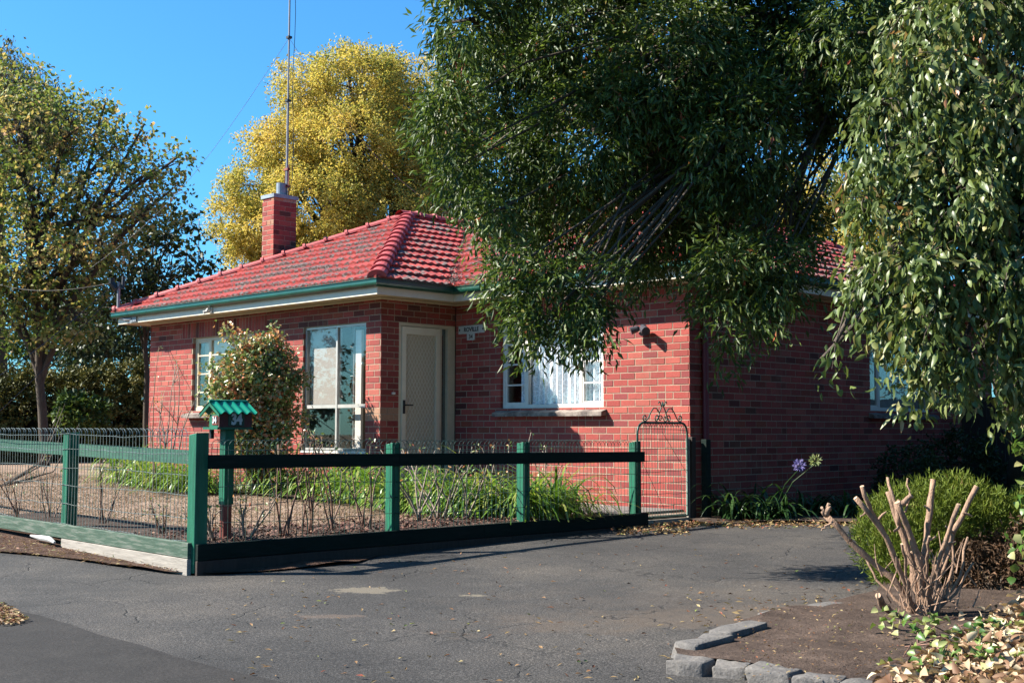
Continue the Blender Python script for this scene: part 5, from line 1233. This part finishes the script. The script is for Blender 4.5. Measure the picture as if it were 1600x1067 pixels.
B = [([(1440, 965), (1395, 905), (1345, 862), (1290, 805)], .026, .019, .1), ([(1432, 965), (1412, 905), (1385, 840), (1337, 778)], .022, .016, -.15), ([(1385, 840), (1362, 800), (1347, 760)], .016, .015, -.1),
     ([(1438, 960), (1425, 880), (1405, 820), (1388, 768)], .026, .019, .1), ([(1405, 820), (1396, 780), (1387, 746)], .014, .011, .1), ([(1445, 955), (1440, 890), (1420, 830), (1402, 785)], .026, .021, -.1), ([(1402, 785), (1410, 788), (1424, 774)], .02, .019, 0),
     ([(1444, 950), (1445, 860), (1452, 800), (1458, 750)], .024, .022, .2), ([(1450, 962), (1468, 890), (1490, 830), (1526, 760)], .024, .019, .05), ([(1446, 962), (1455, 910), (1478, 850), (1498, 788)], .021, .015, -.2), ([(1415, 800), (1422, 775), (1418, 748)], .008, .006, .1), ([(1405, 965), (1380, 945), (1372, 930)], .03, .02, -.2), ([(1455, 965), (1470, 900), (1485, 860)], .014, .01, .2), ([(1460, 965), (1500, 900), (1512, 840)], .012, .009, .3), ([(1290, 805), (1296, 795), (1295, 787)], .024, .012, 0), ([(1290, 806), (1286, 800), (1284, 793)], .014, .01, 0), ([(1302, 815), (1290, 822), (1284, 828)], .008, .005, 0)]
B += [([(1436, 968), (1420, 930), (1414, 880), (1409, 850)], .013, .009, -.25), ([(1442, 968), (1449, 920), (1447, 870), (1452, 838)], .012, .008, -.3), ([(1450, 970), (1478, 930), (1488, 890), (1489, 820)], .013, .008, .15), ([(1428, 965), (1398, 935), (1370, 905), (1352, 870)], .012, .007, .2), ([(1455, 965), (1492, 925), (1520, 880)], .012, .008, .1)]
for b_ in B: br(*b_)
for (bx_, by_), (ex_, ey_) in (((1372, 812), (1384, 800)), ((1356, 800), (1345, 806)), ((1398, 830), (1412, 815)), ((1421, 840), (1410, 826)), ((1447, 850), (1462, 838)), ((1453, 800), (1445, 790)), ((1490, 832), (1478, 822)), ((1505, 800), (1518, 806)), ((1330, 845), (1326, 832)), ((1480, 850), (1492, 846)), ((1436, 870), (1424, 862))): br([(bx_, by_), (ex_, ey_)], .010, .006, 0, 'spur')
mb = MB(); r = random.Random(9)
for i in range(90):
    px = r.gauss(1445, 32); s = at(px, r.uniform(880, 975), D0+r.uniform(-.25, .3)); e = s+np.array([r.gauss(0, .06), r.gauss(0, .06), r.uniform(.04, .22)]); mb.tube([s, (s+e)/2+np.array([r.gauss(0, .01)]*3), e], [.006, .004, .002], 4)
loc_build(mb, 'twigs', M_bark_pale, sh)['kind'] = 'stuff'
br([(1425, 975), (1400, 970), (1378, 985), (1360, 992)], .03, .012, -.2, 'root'); br([(1440, 975), (1440, 945)], .09, .06, 0, 'root_crown')

# rounded bright green bush behind it
F_con = m_foliage('conifer_spray', [(0, (.10, .15, .02)), (.5, (.18, .25, .03)), (.9, (.28, .34, .06)), (1, (.3, .2, .08))], .3, .6, .2, 3)
F_brn = m_foliage('browned_spray', [(0, (.06, .035, .02)), (.5, (.13, .075, .04)), (.9, (.22, .12, .07)), (1, (.16, .18, .04))], .1, .7, .2, 3)
cb = [(1440, 820, 9.3, 75, 55, .45), (1390, 850, 9.2, 45, 60, .35), (1500, 815, 9.4, 75, 50, .45), (1570, 825, 9.5, 60, 45, .4), (1420, 880, 9.1, 50, 50, .35), (1620, 830, 9.6, 60, 60, .4), (1480, 775, 9.4, 50, 18, .2)]
g = ong(1470, 905)
bush('green_bush', 'rounded bright yellow green bush behind the pruned shrub', 'bush', tuple(g), blobs_px(cb), 42000, 24, .05, .008, .09, F_con, 91, axes=AX_CAM, droop=-.5, out=.8, jit=.35, shell=.8, up=.2, leafdroop=-.6, stems=12)
cb2 = [(1540, 900, 8.9, 75, 50, .35), (1600, 880, 8.9, 60, 60, .35), (1500, 880, 9.0, 40, 45, .3)]
g = ong(1560, 935)
bush('browned_bush', 'dry brown side of the bush in shade at the right edge', 'bush', tuple(g), blobs_px(cb2), 12000, 24, .045, .012, .09, F_brn, 92, axes=AX_CAM, droop=0, out=.7, jit=.6, shell=.6, up=.2, stems=30, stem_m=M_bark)
# ivy and dry leaves in the corner
F_ivy = m_foliage('ivy_leaf', [(0, (.05, .12, .02)), (.4, (.12, .24, .04)), (.7, (.28, .36, .10)), (1, (.5, .48, .22))], .25, .4, .4, 4)
F_dry = m_foliage('dry_leaf', [(0, (.20, .10, .055)), (.3, (.42, .25, .14)), (.65, (.74, .54, .34)), (1, (.90, .78, .55))], .2, .6, .3, 4)
def scatter(name, pts_fn, n, L, W, m, seed, hgt=.01, kind='stuff', parent=None, label=None, cat=None, shape='lance', tilt=.5, zf=None):
    r = np.random.default_rng(seed); P = []
    while len(P) < n:
        p = pts_fn(r)
        if p is not None: P.append(p)
    P = np.array(P); P[:, 2] += np.abs(r.normal(0, hgt, n))+.006
    az = r.uniform(0, 6.283, n); D = np.stack([np.cos(az), np.sin(az), r.normal(0, tilt*.5, n)], 1); Nn = np.stack([r.normal(0, tilt, n), r.normal(0, tilt, n), np.ones(n)], 1)
    me = leaf_mesh(name, P, D, Nn, L*r.uniform(.6, 1.3, n), W*r.uniform(.6, 1.3, n), r.random(n), .4 if shape == 'ovate' else .15, shape); o = obj(name, me, m, parent)
    if kind: o['kind'] = kind
    if label: o['label'] = label
    if cat: o['category'] = cat
    return o
def px_area(x0, x1, y0, y1, zf=gz, add=0, cond=None):
    def f(r):
        px, py = r.uniform(x0, x1), r.uniform(y0, y1)
        if cond and not cond(px, py, r): return None
        p = ong(px, py, zf); p[2] += add; return p
    return f
cnd = lambda px, py, r: (py > 1090-(px-1380)*.62+r.normal()*14)
scatter('dry_leaves', px_area(1370, 1700, 930, 1140, bed_z, .02, cnd), 3200, .065, .036, F_dry, 301, .035, label='drift of curled dry leaves under the pruned shrub', cat='leaf litter', shape='ovate', tilt=.9)
iv = thing('ivy_patch', 'green ivy growing through the dry leaves in the near right corner', 'ivy', tuple(ong(1560, 1030)))
def ivy(pts, n, seed, par, h=.12, L=.05, W=.042, ev=.02):
    r = np.random.default_rng(seed); base = np.array(par.location); k = r.integers(0, len(pts), n); P = np.array([ong(*pts[i], bed_z) for i in k])+np.stack([r.normal(0, .09, n), r.normal(0, .09, n), r.uniform(.02, h, n)], 1)-base
    az = r.uniform(0, 6.283, n); D = np.stack([np.cos(az), np.sin(az), r.normal(0, .4, n)], 1); Nn = np.stack([r.normal(-.3, .6, n), r.normal(-.3, .6, n), np.ones(n)], 1)
    obj('leaves', leaf_mesh('leaves', P, D, Nn, L*r.uniform(.7, 1.2, n), W*r.uniform(.7, 1.2, n), r.random(n), .38, 'ovate'), F_ivy, par)
ivy([(1410, 985), (1420, 1000), (1480, 1010), (1530, 1020), (1560, 1000), (1590, 1000), (1600, 1050), (1550, 1060), (1460, 1075), (1500, 1050)], 260, 311, iv)
mb = MB(); r = random.Random(4)
for i in range(16):
    a = ong(r.uniform(1400, 1620), r.uniform(985, 1070), bed_z); b = a+np.array([r.gauss(0, .25), r.gauss(0, .25), 0]); mb.tube([a+np.array([0, 0, .03]), (a+b)/2+np.array([0, 0, .08]), b+np.array([0, 0, .03])], .004, 4)
loc_build(mb, 'runners', M_stem, iv)
iv2 = thing('climbing_ivy', 'strand of ivy climbing the trunk at the right edge', 'ivy', tuple(ong(1640, 905)))
r_ = np.random.default_rng(77); n = 240; P = np.array([at(px, py, 8.0+dd) for px, py, dd in zip(r_.normal(1618, 18, n), r_.uniform(640, 900, n), r_.normal(0, .1, n))])-np.array(iv2.location)
obj('leaves', leaf_mesh('leaves', P, r_.normal(size=(n, 3))+[0, 0, -.6], r_.normal(size=(n, 3))+[-.6, -.8, .3], r_.uniform(.05, .08, n), r_.uniform(.045, .07, n), r_.random(n), .15, 'ovate'), F_ivy, iv2)
mb = MB(); 
for k in range(4): mb.tube([at(1615+k*8, 905, 8.05), at(1622-k*6, 780, 8.05), at(1618+k*5, 640, 8.1)], .006, 5)
loc_build(mb, 'vines', M_stem, iv2)

# ------------------------------------------------------------------ background right: fence and dark planting
bf = thing('paling_fence', 'dark timber paling fence across the shaded side yard', 'fence', (0, 7.2, 0))
x = .06
while x < 12:
    w_ = .135; mb = MB(); mb.box((x, 7.2+random.uniform(-.004, .004), .02), (x+w_, 7.218, 1.62+random.uniform(-.01, .01))); loc_build(mb, 'paling', M_dtimber, bf); x += w_+.008
mb = MB(); mb.box((.06, 7.219, .35), (12, 7.26, .43)); mb.box((.06, 7.219, 1.2), (12, 7.26, 1.28)); loc_build(mb, 'rail', M_dtimber, bf)
for i, (x, y, rx, rz_, lab) in enumerate([(.95, 5.2, .55, .55, 'dark shrub under the side window'), (2.3, 6.2, .7, .8, 'dark shrub against the paling fence behind the green bush'), (4.2, 6.0, .9, .9, 'dark shrub in the corner of the side yard'), (1.0, 3.6, .45, .4, 'low dark shrub along the side wall')]):
    bush('dark_shrub', lab, 'shrub', (x, y, 0), world_blobs([((x, y, rz_*.9+.05), (rx, rx, rz_)), ((x+.3, y-.2, rz_*.5+.1), (rx*.8, rx*.8, rz_*.6))]), 5000, 20, .06, .03, .15, F_dk, 330+i, group='dark shrubs in the side yard', droop=.1, shell=.6)
for i, (x, y, lab) in enumerate([(7, 13, 'unseen evergreen beyond the paling fence nearest the house, raised to block sky light'), (12, 11, 'unseen evergreen beyond the paling fence further right, raised to block sky light'), (9, 6.5, 'unseen tall tree added right of the side yard to block sky light'), (6.5, 9.5, 'unseen tall tree added in the middle of the side yard to block sky light'), (13, 2, 'unseen tall tree added off the end of the side yard to block sky light'), (2.5, 15, 'unseen tree behind the back corner of the house, raised to block sky light'), (9.5, -.5, 'unseen dense evergreen added beside the driveway end to block sky light'), (12.0, -4.5, 'unseen dense evergreen added at the garden bed side to block sky light')]):  # out of view; tall crowns added to keep sky light off the side wall
    tree('light_screen_tree', lab, 'tree', 350+i, (x, y, 0), (x, y, 2.6), .16, world_blobs([((x, y, 6.2), (2.2, 2.2, 2.3)), ((x, y, 3.6), (2.5, 2.5, 2.0)), ((x+.8, y-.6, 1.4), (1.6, 1.6, 1.3)), ((x-.9, y-.4, 1.7), (1.6, 1.6, 1.4))]), 14000, 24, .13, .06, .35, F_dk, axes=AX_W, group='unseen trees blocking sky light from the side wall', shell=.6, droop=.3)

F_st = m_foliage('reflection_tree_leaf', [(0, (.03, .06, .015)), (.6, (.06, .12, .03)), (1, (.15, .18, .05))], .25, .5, .3, .5)  # unseen trees added so the panes reflect dark leaves, not bright horizon
for i, (x, y, h, lab) in enumerate([(-34, -31, 5, 'unseen tree added across the road for pane reflections, farthest along'), (-26, -33, 6, 'unseen tree added for pane reflections beside the farthest one'), (-18, -34, 5, 'unseen tree added for pane reflections opposite the side fence'), (-10, -36, 6, 'unseen tree added for pane reflections opposite the driveway mouth'), (-42, -26, 6, 'unseen tree added for pane reflections at the far left'), (-1, -38, 5.5, 'unseen tree added for pane reflections behind the viewpoint')]):
    tree('reflection_tree', lab, 'tree', 370+i, (x, y, -.5), (x, y, h*.7), .2, world_blobs([((x, y, h*.95), (3.6, 3.6, h*.42)), ((x+2, y+.6, h*.6), (2.6, 2.6, h*.35)), ((x-2, y, h*.55), (2.8, 2.6, h*.35)), ((x, y, h*.3), (3.6, 2.5, h*.3))]), 7000, 24, .26, .13, .5, F_st, axes=AX_W, group='unseen trees added for the pane reflections', shell=.5, droop=.2)
# ------------------------------------------------------------------ litter, lawn texture
F_fall = m_foliage('fallen_leaf', [(0, (.16, .06, .03)), (.4, (.34, .20, .09)), (.75, (.50, .40, .18)), (.9, (.30, .06, .04)), (1, (.25, .32, .08))], .15, .6, .3, 6)
o = scatter('fallen_leaves', px_area(330, 1400, 845, 1067, asph_z, .002), 420, .045, .016, F_fall, 401, .004, label='scattered small fallen leaves on the asphalt', cat='leaf litter', tilt=.35)
o = scatter('fallen_leaves', px_area(950, 1350, 816, 838, asph_z, .002, lambda px, py, r: py < 822+(12 if 960 < px < 1075 else 0)+abs(r.normal())*3), 1500, .055, .022, F_fall, 402, .012, label='drift of dry leaves along the end of the asphalt and the gate step', cat='leaf litter', tilt=.6)
o = scatter('fallen_leaves', px_area(1080, 1400, 915, 1010, asph_z, .003), 160, .05, .018, F_fall, 403, .006, label='dry leaves gathered beside the stone kerb', cat='leaf litter', tilt=.5)
o = scatter('bark_chips', px_area(0, 330, 836, 900, lambda x, y: gz(x, y)+.02, .006, lambda px, py, r: 836+px*.2 < py < 864+px*.11), 420, .045, .010, F_fall, 404, .006, label='bark chips and straw on the verge', cat='mulch', tilt=.4)
o = scatter('bark_chips', px_area(-10, 52, 945, 978, lambda x, y: gz(x, y), .012, lambda px, py, r: py > 944+px*.6 and py < 985-px*.35), 420, .04, .016, F_fall, 405, .003, label='brown leaf patch on the asphalt at the left edge', cat='leaf litter', tilt=.4)
o = scatter('soil_chips', px_area(1150, 1640, 935, 1067, bed_z, .008), 900, .020, .008, F_fall, 406, .004, label='small chips on the soil of the near bed', cat='mulch', tilt=.5)
F_straw = m_foliage('straw_blade', [(0, (.24, .15, .10)), (.5, (.44, .31, .22)), (.9, (.60, .46, .34)), (1, (.20, .24, .08))], .2, .8, .1, 1.5)
def lawn_pt(r):
    x = -r.random()**1.2*12; y = r.uniform(-6.7, -2.0)
    return np.array([x, y, garden_z(x, y)])
r_ = np.random.default_rng(55); n = 52000; x = -(r_.random(n)**1.3)*14; y = r_.uniform(-6.7, -1.9, n); z = .09+.013*np.clip(-x, 0, 16)
P = np.stack([x, y, z], 1); az = r_.uniform(0, 6.283, n); D = np.stack([np.cos(az), np.sin(az), r_.uniform(.1, 1.0, n)], 1)
o = obj('dry_grass', leaf_mesh('dry_grass', P, D, r_.normal(size=(n, 3)), r_.uniform(.015, .045, n), r_.uniform(.004, .012, n), r_.random(n)), F_straw); tag(o, 'short parched grass covering the front lawn', 'grass', kind='stuff')
o = scatter('mulch', lambda r: (lambda x, y: np.array([x, y, garden_z(x, y)+.035]))(-r.random()**1.5*1.2+.0, r.uniform(-6.7, -2.4)), 2600, .045, .02, m_foliage('red_brown_mulch', [(0, (.07, .025, .02)), (.6, (.18, .07, .05)), (1, (.30, .17, .11))], 0, .8), 408, .012, label='red brown mulch of dead leaves in the rose bed', cat='mulch', tilt=.6)
# distant neighbour aerials
for i, (px, py, h, lab) in enumerate([(292, 372, 70, 'thin distant aerial pole standing left above the roof hip'), (311, 345, 60, 'distant television aerial with thin cross arms above the hip')]):
    b = at(px, 470, 48); t = at(px, py, 48); t_ = thing('distant_aerial', lab, 'antenna', (b[0], b[1], 0), 'aerials beyond the roof'); mb = MB(); mb.tube([(b[0], b[1], 0), (t[0], t[1], t[2])], .03 if i == 0 else .02, 5); loc_build(mb, 'pole', M_grey_metal, t_)
    mb = MB()
    for k in range(3): c = at(px, py+6+k*9, 48); mb.tube([c-Rv*.5*(1 if i else .15), c+Rv*.5*(1 if i else .15)], .012, 4)
    loc_build(mb, 'cross_arm', M_grey_metal, t_)
print('objects', len(bpy.data.objects), 'tris', sum(len(o.data.loops)-2*len(o.data.polygons) for o in bpy.data.objects if o.type == 'MESH' and o.data.users == 1))
